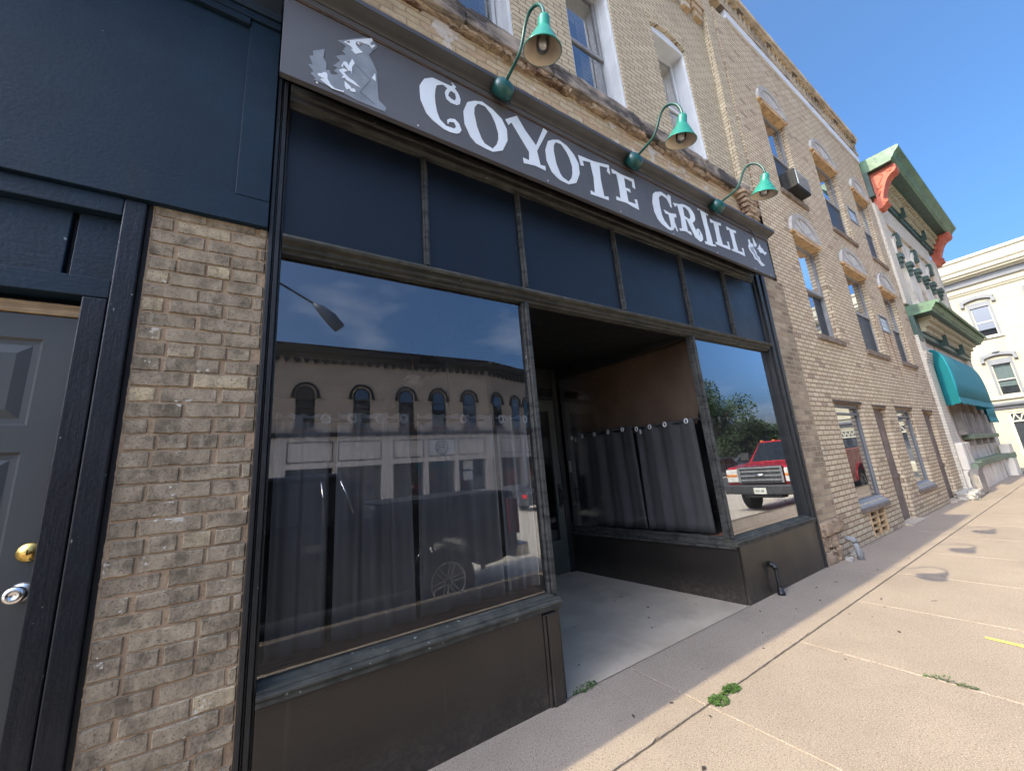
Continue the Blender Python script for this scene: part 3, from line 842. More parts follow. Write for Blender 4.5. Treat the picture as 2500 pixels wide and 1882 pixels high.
for a, b in ((-0.0005, 1.560), (3.762, 5.384)):
    mb = MB(); mb.add([(a, 0.074, 0.5745), (b, 0.074, 0.5745), (b, 0.074, 2.6), (a, 0.074, 2.6)], [(0, 1, 2, 3)])
    build('display_glass', mb, M_['glass'], shop)
# bulkheads
mb = MB()
mb.box(-0.0005, 1.455, 0.0, 0.09, -0.005, 0.4995)
build('bulkhead', mb, M_['bulkhead'], shop, bevel=0.004)
mb = MB()
mb.box(1.4565, 1.478, -0.012, 0.08, -0.005, 0.4905)
mb.box(1.480, 1.560, -0.022, 0.08, -0.005, 0.4905)
build('bulkhead_pilaster', mb, M_['bulkhead'], shop, bevel=0.007)
mb = MB(); mb.box(3.755, 5.452, 0.0, 0.09, -0.005, 0.4995)
build('bulkhead', mb, M_['bulkhead'], shop, bevel=0.006)
# right return of the entry (splayed): bulkhead, sill, glass, head
def on_r(t, off=0.0): return (3.742 - 0.212 * t + off, 0.02 + 2.11 * t)
def ret(mb, t0, t1, z0, z1, off, th):
    a = on_r(t0, off); b = on_r(t1, off)
    mb.hexa([(a[0], a[1], z0), (b[0], b[1], z0), (b[0] + th, b[1], z0), (a[0] + th, a[1], z0), (a[0], a[1], z1), (b[0], b[1], z1), (b[0] + th, b[1], z1), (a[0] + th, a[1], z1)])
    return mb
build('entry_bulkhead', ret(MB(), 0.003, 1, -0.005, 0.4705, 0.0, 0.06), M_['bulkhead'], shop, bevel=0.004)
mb = ret(MB(), 0.0, 1, 0.472, 0.50, -0.02, 0.1); ret(mb, 0.012, 1, 0.501, 0.545, -0.006, 0.06); ret(mb, 0.04, 1, 0.546, 0.575, 0.02, 0.05)
build('entry_sill', mb, M_['frame'], shop, bevel=0.003)
mb = ret(MB(), 0.04, 1, 2.60, 2.66, 0.0, 0.06); ret(mb, 0.04, 1, 2.661, 2.80, 0.004, 0.05)
build('entry_head', mb, M_['frame_dark'], shop, bevel=0.003)
a = on_r(0.045, 0.03); b = on_r(1, 0.03)
mb = MB(); mb.add([(a[0], a[1], 0.576), (b[0], b[1], 0.576), (b[0], b[1], 2.6), (a[0], a[1], 2.6)], [(0, 1, 2, 3)])
build('entry_glass', mb, M_['glass_side'], shop)
# left return
def on_l(t, off=0.0): return (1.60 + 0.87 * t + off, 0.02 + 2.11 * t)
mb = MB()
a = on_l(0.0); b = on_l(1)
mb.hexa([(a[0] - 0.06, a[1], -0.005), (a[0], a[1], -0.005), (b[0], b[1], -0.005), (b[0] - 0.06, b[1], -0.005), (a[0] - 0.06, a[1], 0.49), (a[0], a[1], 0.49), (b[0], b[1], 0.49), (b[0] - 0.06, b[1], 0.49)])
build('entry_bulkhead', mb, M_['bulkhead'], shop)
a = on_l(0.045, -0.03); b = on_l(1, -0.03)
mb = MB(); mb.add([(a[0], a[1], 0.5), (b[0], b[1], 0.5), (b[0], b[1], 2.6), (a[0], a[1], 2.6)], [(0, 1, 2, 3)])
build('entry_glass', mb, M_['glass'], shop)
# entry ceiling and back wall
mb = MB()
mb.hexa([(1.56, 0.101, 2.625), (3.75, 0.101, 2.625), (3.75, 2.4, 2.80), (1.56, 2.4, 2.80), (1.56, 0.101, 2.9), (3.75, 0.101, 2.9), (3.75, 2.4, 2.9), (1.56, 2.4, 2.9)])
build('entry_ceiling', mb, M_['black_wood'], shop)
mb = MB()
mb.box(1.84, 2.50, 2.14, 2.2, 0, 2.80); mb.box(2.50, 3.47, 2.14, 2.2, 2.50, 2.80); mb.box(2.50, 3.47, 2.125, 2.2, 2.315, 2.37)
mb.box(3.452, 3.53, 2.12, 2.2, 0, 2.80); mb.box(2.47, 2.535, 2.12, 2.2, 0, 2.37)
build('entry_wall', mb, M_['frame_dark'], shop, bevel=0.003)
mb = MB(); mb.add([(2.5, 2.16, 2.37), (3.46, 2.16, 2.37), (3.46, 2.16, 2.5), (2.5, 2.16, 2.5)], [(0, 1, 2, 3)])
build('transom_light', mb, M_['glass_dark'], shop)
M_['door_green'] = paint('grey_green_door_paint', (0.075, 0.09, 0.082), 0.45, 0.2, 4, 0.1)
mb = MB()
wall(mb, 2.538, 3.449, 0.02, 2.31, 2.135, [(2.65, 3.335, 0.42, 2.16)], 0.045)
mb.box(2.538, 3.449, 2.18, 2.185, 0.02, 0.42)
ed = build('entry_door', mb, M_['door_green'], shop)
mb = MB(); mb.add([(2.65, 2.158, 0.42), (3.335, 2.158, 0.42), (3.335, 2.158, 2.16), (2.65, 2.158, 2.16)], [(0, 1, 2, 3)])
build('glass', mb, M_['glass_side'], ed)
mb = MB(); mb.box(3.372, 3.418, 2.127, 2.1345, 0.84, 1.14); mb.tube([(3.395, 2.13, 0.88), (3.395, 2.085, 0.90), (3.395, 2.08, 0.98), (3.395, 2.085, 1.04), (3.395, 2.13, 1.06)], 0.011, 8)
build('handle', mb, M_['iron'], ed)

# interior: floor platforms, walls, ceiling
mb = MB()
mb.box(-0.055, 1.56, 0.112, 2.2, 0.40, 0.545); mb.box(3.78, 5.6, 0.112, 2.2, 0.40, 0.545); mb.box(-0.055, 5.6, 2.21, 7.2, 0.40, 0.545)
build('room_floor', mb, M_['room'], shop)
for a, b in ((0.0, 1.60), (3.765, 5.40)):
    mb = MB(); mb.box(a, b, 0.113, 0.33, 0.5455, 0.566)
    build('display_ledge', mb, M_['ledge'], shop, bevel=0.003)
mb = MB()
mb.box(-0.060, -0.055, 0.131, 7.2, 0.4, 3.5); mb.box(5.6, 5.605, 0.131, 7.2, 0.4, 3.5); mb.box(-0.06, 5.6, 7.2, 7.25, 0.4, 3.5)
build('room_wall', mb, M_['room'], shop)
mb = MB(); mb.box(-0.06, 5.6, 0.13, 7.2, 3.30, 3.34)
mb.box(-0.06, 5.6, 3.6, 3.9, 3.12, 3.2999); mb.box(2.25, 2.5, 0.2, 7.1, 3.10, 3.2998)
build('room_ceiling', mb, M_['room_ceiling'], shop)

# right pier of the shop, its stone blocks, upper wall
mb = MB()
mb.box(5.4675, 6.06, 0.0, 0.35, 0.47, 3.72)
mb.map(shear)
build('end_pier', mb, M_['brick_old'], shop)
def rough_block(x0, x1, y0, y1, z0, z1, n=6, a=0.01, seed=1):
    r2 = random.Random(seed)
    bm = bmesh.new(); bmesh.ops.create_cube(bm, size=1)
    bmesh.ops.subdivide_edges(bm, edges=bm.edges, cuts=n, use_grid_fill=True)
    mb = MB()
    vs = []
    for v in bm.verts:
        p = Vector(((v.co.x + .5) * (x1 - x0) + x0, (v.co.y + .5) * (y1 - y0) + y0, (v.co.z + .5) * (z1 - z0) + z0))
        ed_ = sum(abs(abs(c) - .5) < 1e-4 for c in v.co)
        k = a * (0.6 if ed_ == 1 else 1.3)
        c_ = Vector(((x0 + x1) / 2, (y0 + y1) / 2, (z0 + z1) / 2))
        p += Vector((r2.uniform(-k, k), r2.uniform(-k, k), r2.uniform(-k, k)))
        if ed_ >= 2: p = p.lerp(c_, 0.03 * ed_)
        vs.append(tuple(p))
    bm.verts.index_update()
    fs = [tuple(v.index for v in f.verts) for f in bm.faces]
    bm.free()
    mb.add(vs, fs, False)
    return mb
mb = rough_block(5.47, 6.10, -0.045, 0.30, 0.305, 0.468, 5, 0.007, 3); mb.map(shear)
build('stone_block', mb, M_['stone_brown'], shop)
mb = rough_block(5.462, 5.80, -0.022, 0.3, -0.03, 0.15, 5, 0.012, 4)
mb2 = rough_block(5.80, 5.93, -0.03, 0.3, -0.03, 0.17, 4, 0.012, 5); mb.add(mb2.v, mb2.f)
mb2 = rough_block(5.462, 5.64, -0.018, 0.3, 0.155, 0.30, 4, 0.011, 6); mb.add(mb2.v, mb2.f)
mb2 = rough_block(5.645, 5.94, -0.028, 0.3, 0.175, 0.302, 4, 0.011, 7); mb.add(mb2.v, mb2.f)
build('rubble_footing', mb, M_['stone_brown'], shop)

UW = 0.12
win = [(0.98, 1.84), (2.64, 3.49), (4.40, 5.22)]
ZS, ZH = 5.30, 7.56
mb = MB()
wall(mb, -0.063, 6.30, 4.25, 5.09, UW - 0.04, [], 0)
build('wall_band', mb, M_['brick_patchy'], shop)
mb = MB()
mb.box(-0.063, 5.6, 0.12, 0.4, 3.72, 4.26)
build('lintel', mb, M_['black'], shop)
mb = MB()
ops = [(a, b, ZS, ZH + 0.12, 0.30) for a, b in win]
wall(mb, -0.063, 6.6, 5.29, 11.2, UW, ops, 0.3)
build('wall', mb, M_['brick_up'], shop)
# end pilaster returns and the projecting head of the wall panel
mb = MB()
mb.hexa([(6.03, UW + 0.002, 5.29), (6.3, UW, 5.29), (6.3, 0.03, 5.29), (6.03, 0.035, 5.29), (6.33, UW + 0.002, 11.2), (6.6, UW, 11.2), (6.6, 0.03, 11.2), (6.33, 0.035, 11.2)])
mb.v = [(x - 0.10, y, z) for x, y, z in mb.v]
build('end_pilaster', mb, M_['brick_up'], shop)
mb = MB()
mb.box(-0.063, 6.12, 0.03, UW - 0.001, 9.0, 11.2)
z = 8.72
for k in range(20):
    xx = 6.02 - 0.36 * k
    if xx < 0.2: break
    mb.box(xx - 0.22, xx, 0.055, UW - 0.001, 8.70, 8.85); mb.box(xx - 0.25, xx + 0.02, 0.042, UW - 0.001, 8.8502, 8.9999)
build('corbel_table', mb, M_['brick_patchy'], shop)
# weathered stone sill course with a broken lower edge
mb = MB()
x = -0.063; k = 0
rs = random.Random(11)
while x < 6.02:
    w_ = rs.choice([1.15, 1.3, 0.95]); b = min(x + w_, 6.02)
    t = rough_block(x + 0.004, b - 0.004, -0.005, 0.118, 5.10, 5.292, 9, 0.006, 20 + k); mb.add(t.v, t.f)
    x = b; k += 1
build('stone_course', mb, M_['stone'], shop)
mb = MB()
x = -0.063; k = 0
while x < 6.02:
    b = min(x + rs.uniform(0.08, 0.34), 6.02); d = rs.uniform(0.010, 0.060); h = rs.uniform(0.025, 0.075)
    t = rough_block(x - 0.002, b + 0.002, d, 0.10, 5.098 - h, 5.099, 6, 0.011, 60 + k); mb.add(t.v, t.f)
    x = b; k += 1
build('ragged_bed', mb, M_['stone_orange'], shop)
# broken brick corbel at the end of the course
mb = MB()
for r_ in range(11):
    zz = 4.36 + r_ * 0.068; out = 0.02 + 0.011 * r_ + rs.uniform(-0.008, 0.012); wd = 0.18 + 0.022 * r_
    xx = 6.02 - wd
    while xx < 6.03:
        b = min(xx + rs.uniform(0.1, 0.2), 6.06)
        t = rough_block(xx + 0.004, b - 0.004, UW - 0.06 - out, UW - 0.04, zz + 0.004, zz + 0.064, 2, 0.006, 200 + r_ * 7 + int(xx * 50)); mb.add(t.v, t.f)
        xx = b
build('broken_corbel', mb, M_['stone_orange'], shop)
# upper windows
def upper_window(a, b, n):
    yy = UW + 0.20
    mb = MB()
    # panelled white jamb lining, its head and a thick sill board
    mb.box(b - 0.030, b - 0.002, UW + 0.02, yy + 0.06, ZS + 0.0, ZH)
    mb.box(b - 0.042, b - 0.0305, UW + 0.02, UW + 0.06, ZS, ZH); mb.box(b - 0.042, b - 0.0305, UW + 0.15, UW + 0.20, ZS, ZH)
    mb.box(a + 0.002, a + 0.030, UW + 0.02, yy + 0.06, ZS, ZH)
    mb.box(a + 0.031, b - 0.031, UW + 0.02, yy + 0.06, ZH - 0.07, ZH)
    fr = build('window', mb, M_['white_paint'], shop, bevel=0.003)
    # segmental head board filling the arch
    pts = [(a + 0.004, ZH + 0.002)] + [(a + 0.004 + (b - a - 0.008) * i / 12, ZH + 0.02 + 0.085 * math.sin(math.pi * i / 12)) for i in range(13)] + [(b - 0.004, ZH + 0.002)]
    mb = MB(); mb.prof_y(pts, UW + 0.03, UW + 0.10)
    build('head_board', mb, M_['white_paint'], fr)
    ms = M_['white_paint'] if n != 1 else M_['grey_paint']
    zm = 6.46
    for nm, z0, z1, y0 in (('upper_sash', zm, ZH - 0.075, yy), ('lower_sash', ZS + 0.01, zm + 0.02, yy + 0.03)):
        mb = MB(); w = 0.055
        x0, x1 = a + 0.035, b - 0.046
        mb.box(x0, x0 + w, y0, y0 + 0.03, z0, z1); mb.box(x1 - w, x1, y0, y0 + 0.03, z0, z1)
        mb.box(x0 + w + .0005, x1 - w - .0005, y0, y0 + 0.03, z0, z0 + w); mb.box(x0 + w + .0005, x1 - w - .0005, y0, y0 + 0.03, z1 - w * 0.9, z1)
        sa = build(nm, mb, ms, fr, bevel=0.003)
        mb = MB(); mb.add([(x0 + w, y0 + 0.015, z0 + w), (x1 - w, y0 + 0.015, z0 + w), (x1 - w, y0 + 0.015, z1 - w), (x0 + w, y0 + 0.015, z1 - w)], [(0, 1, 2, 3)])
    mb = MB(); mb.add([(a + 0.09, yy + 0.02, ZS + 0.06), (b - 0.1, yy + 0.02, ZS + 0.06), (b - 0.1, yy + 0.02, ZH - 0.12), (a + 0.09, yy + 0.02, ZH - 0.12)], [(0, 1, 2, 3)])
    build('pane', mb, M_['glass_dark'], fr)
    mb = MB()
    if n == 0:
        zz = ZS + 0.05
        while zz < ZH - 0.1:
            mb.hexa([(a + 0.06, yy + 0.075, zz), (b - 0.10, yy + 0.075, zz), (b - 0.10, yy + 0.09, zz + 0.018), (a + 0.06, yy + 0.09, zz + 0.018), (a + 0.06, yy + 0.076, zz + 0.001), (b - 0.10, yy + 0.076, zz + 0.001), (b - 0.10, yy + 0.091, zz + 0.019), (a + 0.06, yy + 0.091, zz + 0.019)])
            zz += 0.024
        build('venetian_blind', mb, M_['lace'], fr)
    mb = MB(); mb.box(a, b, yy + 0.4, yy + 0.42, ZS, ZH + 0.1)
    build('dark_room', mb, M_['room'], fr)
for i, (a, b) in enumerate(win): upper_window(a, b, i)
# segmental brick arches over the windows (soldier bricks) with a rough underside
for a, b in win:
    mb = MB()
    cx = (a + b) / 2; hw = (b - a) / 2
    r_ = (hw * hw + 0.11 ** 2) / (2 * 0.11); zc = ZH + 0.13 - r_
    th = math.asin(hw / r_)
    n = 14
    for i in range(n):
        t0 = -th + 2 * th * i / n + 0.004; t1 = -th + 2 * th * (i + 1) / n - 0.004
        q = []
        for yy in (UW - 0.012, UW + 0.10):
            for rr, tt in ((r_, t0), (r_, t1), (r_ + 0.21, t1), (r_ + 0.21, t0)):
                q.append((cx + rr * math.sin(tt), yy, zc + rr * math.cos(tt)))
        mb.add(q, [(0, 1, 2, 3), (7, 6, 5, 4), (0, 4, 5, 1), (1, 5, 6, 2), (2, 6, 7, 3), (3, 7, 4, 0)])
    build('window_arch', mb, M_['brick_up'], shop)
mb = MB(); mb.box(-0.063, 6.6, 0.95, 12, 3.9, 11.2)
build('rear_block', mb, M_['brick_up'], shop)

# ---------------------------------------------------------------- fascia sign
TR = json.loads(r'''{"C":[[[754,3972],[813,4016],[950,4023],[968,4045],[953,4054],[959,4061],[988,4038],[976,4018],[994,4002],[1008,3979],[1018,3943],[1011,3902],[988,3879],[938,3873],[908,3892],[900,3938],[907,3963],[922,3989],[887,4001],[841,3967],[831,3928],[824,3869],[825,3810],[834,3741],[852,3688],[895,3656],[956,3663],[971,3689],[957,3716],[918,3701],[918,3690],[911,3680],[907,3684],[906,3711],[927,3733],[964,3747],[995,3722],[1010,3677],[996,3648],[973,3630],[923,3618],[874,3622],[801,3654],[758,3691],[722,3780],[719,3844],[719,3893],[735,3932]],[[948,3983],[978,3975],[984,3944],[973,3908],[946,3911],[923,3925],[933,3959]]],"O":[[[1071,3952],[1131,3997],[1196,4025],[1279,4003],[1357,3954],[1396,3876],[1393,3772],[1341,3660],[1254,3608],[1194,3609],[1117,3619],[1078,3655],[1038,3746],[1035,3854]],[[1159,3988],[1218,3995],[1269,3947],[1297,3883],[1315,3804],[1312,3749],[1293,3691],[1254,3635],[1190,3650],[1166,3682],[1137,3768],[1121,3879],[1128,3938]]],"Y":[[[1392,3968],[1505,4060],[1573,3955],[1666,3854],[1766,4072],[1806,4058],[1670,3804],[1689,3680],[1737,3690],[1737,3647],[1637,3651],[1526,3630],[1524,3677],[1581,3677],[1588,3760],[1446,3966],[1416,3926]]],"O2":[[[1799,3960],[1854,3999],[1924,4030],[2007,4009],[2078,3951],[2119,3876],[2114,3771],[2060,3661],[1970,3611],[1883,3616],[1840,3634],[1799,3666],[1760,3755],[1760,3859]],[[1885,3990],[1943,3997],[1994,3941],[2019,3892],[2038,3812],[2030,3744],[2013,3691],[1971,3638],[1910,3657],[1888,3686],[1859,3769],[1849,3885],[1857,3945]]],"T":[[[2130,3970],[2317,3986],[2515,4030],[2512,3924],[2475,3947],[2489,3991],[2384,3969],[2372,3816],[2384,3650],[2439,3664],[2438,3627],[2218,3611],[2222,3649],[2271,3640],[2284,3805],[2268,3957],[2174,3934],[2183,3883],[2143,3871]]],"E":[[[2544,4004],[2668,3993],[2851,4009],[2850,3899],[2811,3908],[2819,3970],[2708,3970],[2702,3860],[2765,3865],[2769,3828],[2708,3836],[2711,3712],[2775,3717],[2820,3718],[2809,3771],[2847,3780],[2850,3670],[2769,3674],[2678,3686],[2545,3672],[2548,3710],[2605,3709],[2612,3845],[2603,3969],[2545,3956]]],"G":[[[3163,3984],[3272,4028],[3351,4012],[3377,3999],[3382,4040],[3428,4032],[3413,3928],[3417,3891],[3390,3884],[3380,3926],[3348,3975],[3274,3988],[3235,3961],[3212,3934],[3203,3850],[3209,3734],[3231,3678],[3306,3617],[3334,3642],[3334,3715],[3326,3779],[3277,3774],[3258,3812],[3359,3804],[3466,3828],[3460,3785],[3420,3778],[3410,3721],[3440,3615],[3420,3613],[3401,3656],[3358,3608],[3318,3590],[3264,3591],[3173,3623],[3125,3661],[3092,3731],[3088,3837],[3119,3942]]],"R":[[[3453,3961],[3559,3980],[3622,4004],[3674,4012],[3765,4007],[3805,3971],[3828,3933],[3824,3878],[3794,3843],[3752,3815],[3797,3717],[3841,3684],[3864,3718],[3856,3747],[3841,3740],[3843,3721],[3847,3709],[3827,3700],[3805,3715],[3801,3743],[3828,3768],[3855,3771],[3880,3747],[3903,3705],[3898,3654],[3873,3626],[3834,3608],[3748,3636],[3656,3816],[3621,3826],[3624,3813],[3627,3680],[3685,3681],[3687,3643],[3577,3661],[3481,3636],[3476,3663],[3526,3673],[3544,3811],[3522,3957],[3477,3918]],[[3623,3973],[3671,3979],[3717,3956],[3738,3909],[3734,3878],[3716,3850],[3689,3844],[3620,3857],[3621,3918]]],"I":[[[3920,4052],[4005,4046],[4128,4040],[4120,4026],[4075,4031],[4064,3909],[4084,3739],[4090,3645],[4147,3654],[4146,3636],[4058,3617],[3932,3612],[3928,3640],[3976,3650],[3988,3789],[3967,4047],[3923,4032]]],"L":[[[4141,3992],[4225,3987],[4379,4006],[4370,3969],[4309,3963],[4294,3847],[4311,3704],[4437,3720],[4428,3779],[4465,3785],[4465,3676],[4303,3670],[4153,3671],[4158,3697],[4201,3705],[4210,3816],[4207,3960],[4144,3942]]],"L2":[[[4495,4002],[4581,3993],[4711,4004],[4705,3970],[4643,3966],[4640,3840],[4655,3713],[4778,3727],[4761,3780],[4800,3790],[4800,3679],[4683,3684],[4502,3680],[4501,3700],[4553,3709],[4562,3818],[4553,3972],[4494,3953]]],"chili":[[[4993,3969],[5033,3974],[5030,3929],[5082,3934],[5095,3912],[5098,3855],[5133,3833],[5136,3777],[5187,3765],[5196,3710],[5292,3673],[5187,3640],[5135,3676],[5109,3704],[5047,3704],[5029,3762],[4982,3793],[4961,3818],[4952,3866],[4988,3907]]],"chili2":[[[5120,4025],[5150,4036],[5166,4009],[5190,3999],[5189,3970],[5199,3937],[5146,3900],[5114,3917],[5121,3957]]],"chili3":[[[5292,3983],[5300,3936],[5343,3928],[5373,3890],[5452,3906],[5375,3844],[5314,3865],[5258,3844],[5230,3859],[5220,3888],[5173,3885],[5227,3916]]],"chili_in":[[[4981,3852],[5044,3871],[5083,3889],[5075,3837],[5104,3806],[5114,3765],[5161,3745],[5164,3689],[5221,3664],[5198,3653],[5161,3695],[5133,3726],[5076,3730],[5054,3781],[5001,3810]]],"coy":[[[219,3934],[378,4070],[415,4084],[449,4041],[397,3942],[419,3897],[445,3839],[455,3625],[500,3592],[493,3557],[335,3554],[260,3564],[134,3572],[102,3570],[113,3587],[86,3604],[100,3629],[71,3662],[94,3672],[78,3725],[98,3739],[93,3771],[153,3824],[146,3757],[165,3726],[163,3677],[181,3686],[187,3662],[205,3666],[227,3686],[204,3696],[223,3730],[198,3729],[236,3791],[212,3811],[266,3858],[243,3872],[264,3898],[252,3892],[267,3922]]],"coy_w":[[[251,3944],[281,3976],[415,4086],[420,4070],[403,4034],[411,4025],[434,4046],[433,4033],[414,4000],[399,4020],[362,4011],[345,4010],[324,3996],[318,3971],[332,3953],[361,3935],[320,3895],[293,3915],[306,3925],[290,3938]]],"p2":[[[301,3846],[315,3822],[301,3784],[300,3727],[293,3750],[282,3742],[254,3774],[250,3747],[241,3753],[255,3795],[271,3801],[283,3779],[286,3799]]],"p3":[[[229,3714],[254,3744],[280,3738],[258,3719],[268,3703],[288,3688],[310,3684],[350,3656],[324,3657],[268,3668],[265,3679],[244,3664],[255,3693]]],"p4":[[[262,3653],[295,3631],[298,3620],[314,3629],[325,3612],[302,3598],[289,3604],[293,3615],[272,3599],[263,3617]]],"p5":[[[121,3625],[144,3638],[146,3647],[162,3657],[171,3648],[171,3618],[188,3586],[210,3569],[247,3576],[260,3583],[257,3570],[232,3564],[195,3560],[134,3591],[145,3600],[163,3605],[124,3611]]],"p6":[[[434,3819],[438,3756],[415,3770]]],"ear":[[[265,3951],[284,3972],[286,3955]]],"eye":[[[326,3989],[336,4000],[352,4002],[347,3989],[338,3978]]],"pupil":[[[339,3996],[348,3999],[345,3989],[340,3987]]],"seam":[[[321,3812],[326,3816],[410,3753],[351,3629],[434,3583],[428,3578],[344,3624],[403,3749]]]}''')
TR = {k: [[(x / 1000.0, z / 1000.0) for x, z in p] for p in v] for k, v in TR.items()}
sign = empty('fascia_sign', (2.7, -0.2, 3.54), 'long grey fascia board lettered in white above the dark transom panels', 'sign')
mb = MB(); mb.box(-0.057, 3.045, -0.2, -0.166, 3.535, 4.082); mb.box(3.0465, 5.53, -0.2, -0.166, 3.543, 4.082)
build('board', mb, M_['sign'], sign, bevel=0.002)
mb = MB(); mb.box(-0.057, 5.53, -0.207, -0.166, 4.0825, 4.094)
build('rusty_strip', mb, M_['rusty'], sign)
mb = MB()
mb.box(-0.057, 5.53, -0.212, -0.166, 4.0945, 4.135)
build('flat_moulding', mb, M_['sign'], sign, bevel=0.002)
mb = MB()
mb.prof_x([(-0.166, 4.1355), (-0.218, 4.1355), (-0.224, 4.142), (-0.236, 4.147), (-0.262, 4.154), (-0.286, 4.164), (-0.296, 4.170), (-0.302, 4.172), (-0.302, 4.205), (-0.296, 4.209), (0.079, 4.265), (0.079, 4.1355)], -0.057, 5.575)
build('crown_moulding', mb, M_['crown'], sign, bevel=0.0015)
for k in ('C', 'O', 'Y', 'O2', 'T', 'E', 'G', 'R', 'I', 'L', 'L2'):
    flat_shape('letter', TR[k], -0.2035, -0.2005, M_['letter'], sign)
co = flat_shape('coyote_emblem', TR['coy'], -0.2035, -0.2005, M_['coy_grey'], sign)
for k in ('coy_w', 'p2', 'p3', 'p4', 'p5', 'p6'): flat_shape('white_patch', TR[k], -0.2060, -0.2038, M_['letter'], co)
flat_shape('seam_line', TR['seam'], -0.2048, -0.2038, M_['coy_dark'], co)
flat_shape('ear', TR['ear'], -0.2075, -0.2062, M_['coy_tan'], co)
ey = [[(x, z) for x, z in TR['eye'][0]]]
cx = sum(p[0] for p in ey[0]) / 5; cz = sum(p[1] for p in ey[0]) / 5
flat_shape('eye_outline', [[(cx + (x - cx) * 1.5, cz + (z - cz) * 1.5) for x, z in ey[0]]], -0.2055, -0.2038, M_['coy_tan'], co)
flat_shape('eye', ey, -0.2066, -0.2056, M_['letter'], co)
flat_shape('pupil', TR['pupil'], -0.2078, -0.2068, M_['coy_tan'], co)
ch = flat_shape('pepper_emblem', TR['chili'], -0.2035, -0.2005, M_['letter'], sign)
flat_shape('pepper_fill', TR['chili_in'], -0.2046, -0.2036, M_['pepper'], ch)
for k in ('chili2', 'chili3'): flat_shape('pepper_emblem', TR[k], -0.2035, -0.2005, M_['letter'], sign)
mb = MB()
for x in (0.12, 0.7, 1.75, 2.58, 3.35, 4.15, 5.0, 5.4): mb.lathe([(0.0, 0.0), (0.006, 0.0), (0.005, 0.003), (0, 0.004)], (x, -0.2, 3.562), 8, (0, -1, 0))
build('screw_head', mb, M_['white_plastic'], sign)
mb = MB()
mb.tube([(4.21, -0.235, 4.13), (4.45, -0.226, 4.125), (4.85, -0.226, 4.118), (4.97, -0.226, 4.13), (5.06, -0.226, 4.11), (5.12, -0.225, 4.06), (5.17, -0.214, 4.0), (5.185, -0.206, 3.975)], 0.006, 6)
build('cable', mb, M_['iron'], sign)

# ---------------------------------------------------------------- gooseneck lamps
GL = 'gooseneck lamps along the top of the sign'
lamp = empty('gooseneck_lamp', (1.34, -0.25, 4.15), 'green gooseneck lamp over the first word of the sign, nearest of the three', 'lamp', GL)
X = 1.34
mb = MB(); mb.lathe([(0.0, 0.085), (0.03, 0.083), (0.062, 0.070), (0.077, 0.050), (0.082, 0.030), (0.082, -0.03), (0.0, -0.03)], (X, -0.265, 4.130), 24, Vector((0, -0.75, 0.35)))
build('mounting_box', mb, M_['lampdark'], lamp)
P = [(-0.318, 4.158), (-0.41, 4.172), (-0.475, 4.182), (-0.525, 4.205), (-0.57, 4.262), (-0.605, 4.325), (-0.645, 4.362), (-0.69, 4.366), (-0.74, 4.335), (-0.775, 4.285), (-0.795, 4.225), (-0.80, 4.165)]
mb = MB()
pts = [Vector((X, y, z)) for y, z in P]
fine = []
for i in range(len(pts) - 1):
    p0 = pts[max(i - 1, 0)]; p1 = pts[i]; p2 = pts[i + 1]; p3 = pts[min(i + 2, len(pts) - 1)]
    for k in range(4):
        t = k / 4
        fine.append(0.5 * ((2 * p1) + (-p0 + p2) * t + (2 * p0 - 5 * p1 + 4 * p2 - p3) * t * t + (-p0 + 3 * p1 - 3 * p2 + p3) * t ** 3))
fine.append(pts[-1])
mb.tube(fine, 0.0115, 12)
build('arm', mb, M_['lampdark'], lamp)
cz = 4.165
AX = Vector((0.03, 0.28, -0.96)).normalized()
def onax(pr): return [(r_, -h_) for r_, h_ in pr]
LT = (X, -0.80, cz)
mb = MB(); mb.lathe(onax([(0.012, 0.0), (0.024, -0.003), (0.034, -0.012), (0.038, -0.024), (0.040, -0.080), (0.044, -0.088), (0.056, -0.105), (0.078, -0.142), (0.100, -0.182), (0.116, -0.210), (0.120, -0.216), (0.125, -0.219), (0.125, -0.225), (0.1205, -0.225)]), LT, 40, AX)
sh = build('shade', mb, M_['lampgreen'], lamp)
mb = MB(); mb.lathe(onax([(0.1203, -0.2245), (0.114, -0.212), (0.097, -0.183), (0.075, -0.144), (0.042, -0.098), (0.0, -0.094)]), LT, 40, AX)
build('shade_lining', mb, M_['lampinside'], sh)
mb = MB(); mb.lathe(onax([(0.036, -0.099), (0.042, -0.12), (0.042, -0.19), (0.037, -0.216), (0.022, -0.232), (0.0, -0.236)]), LT, 24, AX)
build('glass_jar', mb, M_['clear'], lamp)
mb = MB(); mb.lathe(onax([(0.013, -0.10), (0.014, -0.135), (0.024, -0.160), (0.028, -0.180), (0.022, -0.202), (0.0, -0.211)]), LT, 20, AX)
build('bulb', mb, M_['white_plastic'], lamp)
dup(lamp, (1.45, 0, -0.01), 'green gooseneck lamp over the end of the first word, middle of the three')
dup(lamp, (2.87, 0, -0.015), 'green gooseneck lamp over the last word, beside the broken brick corner')

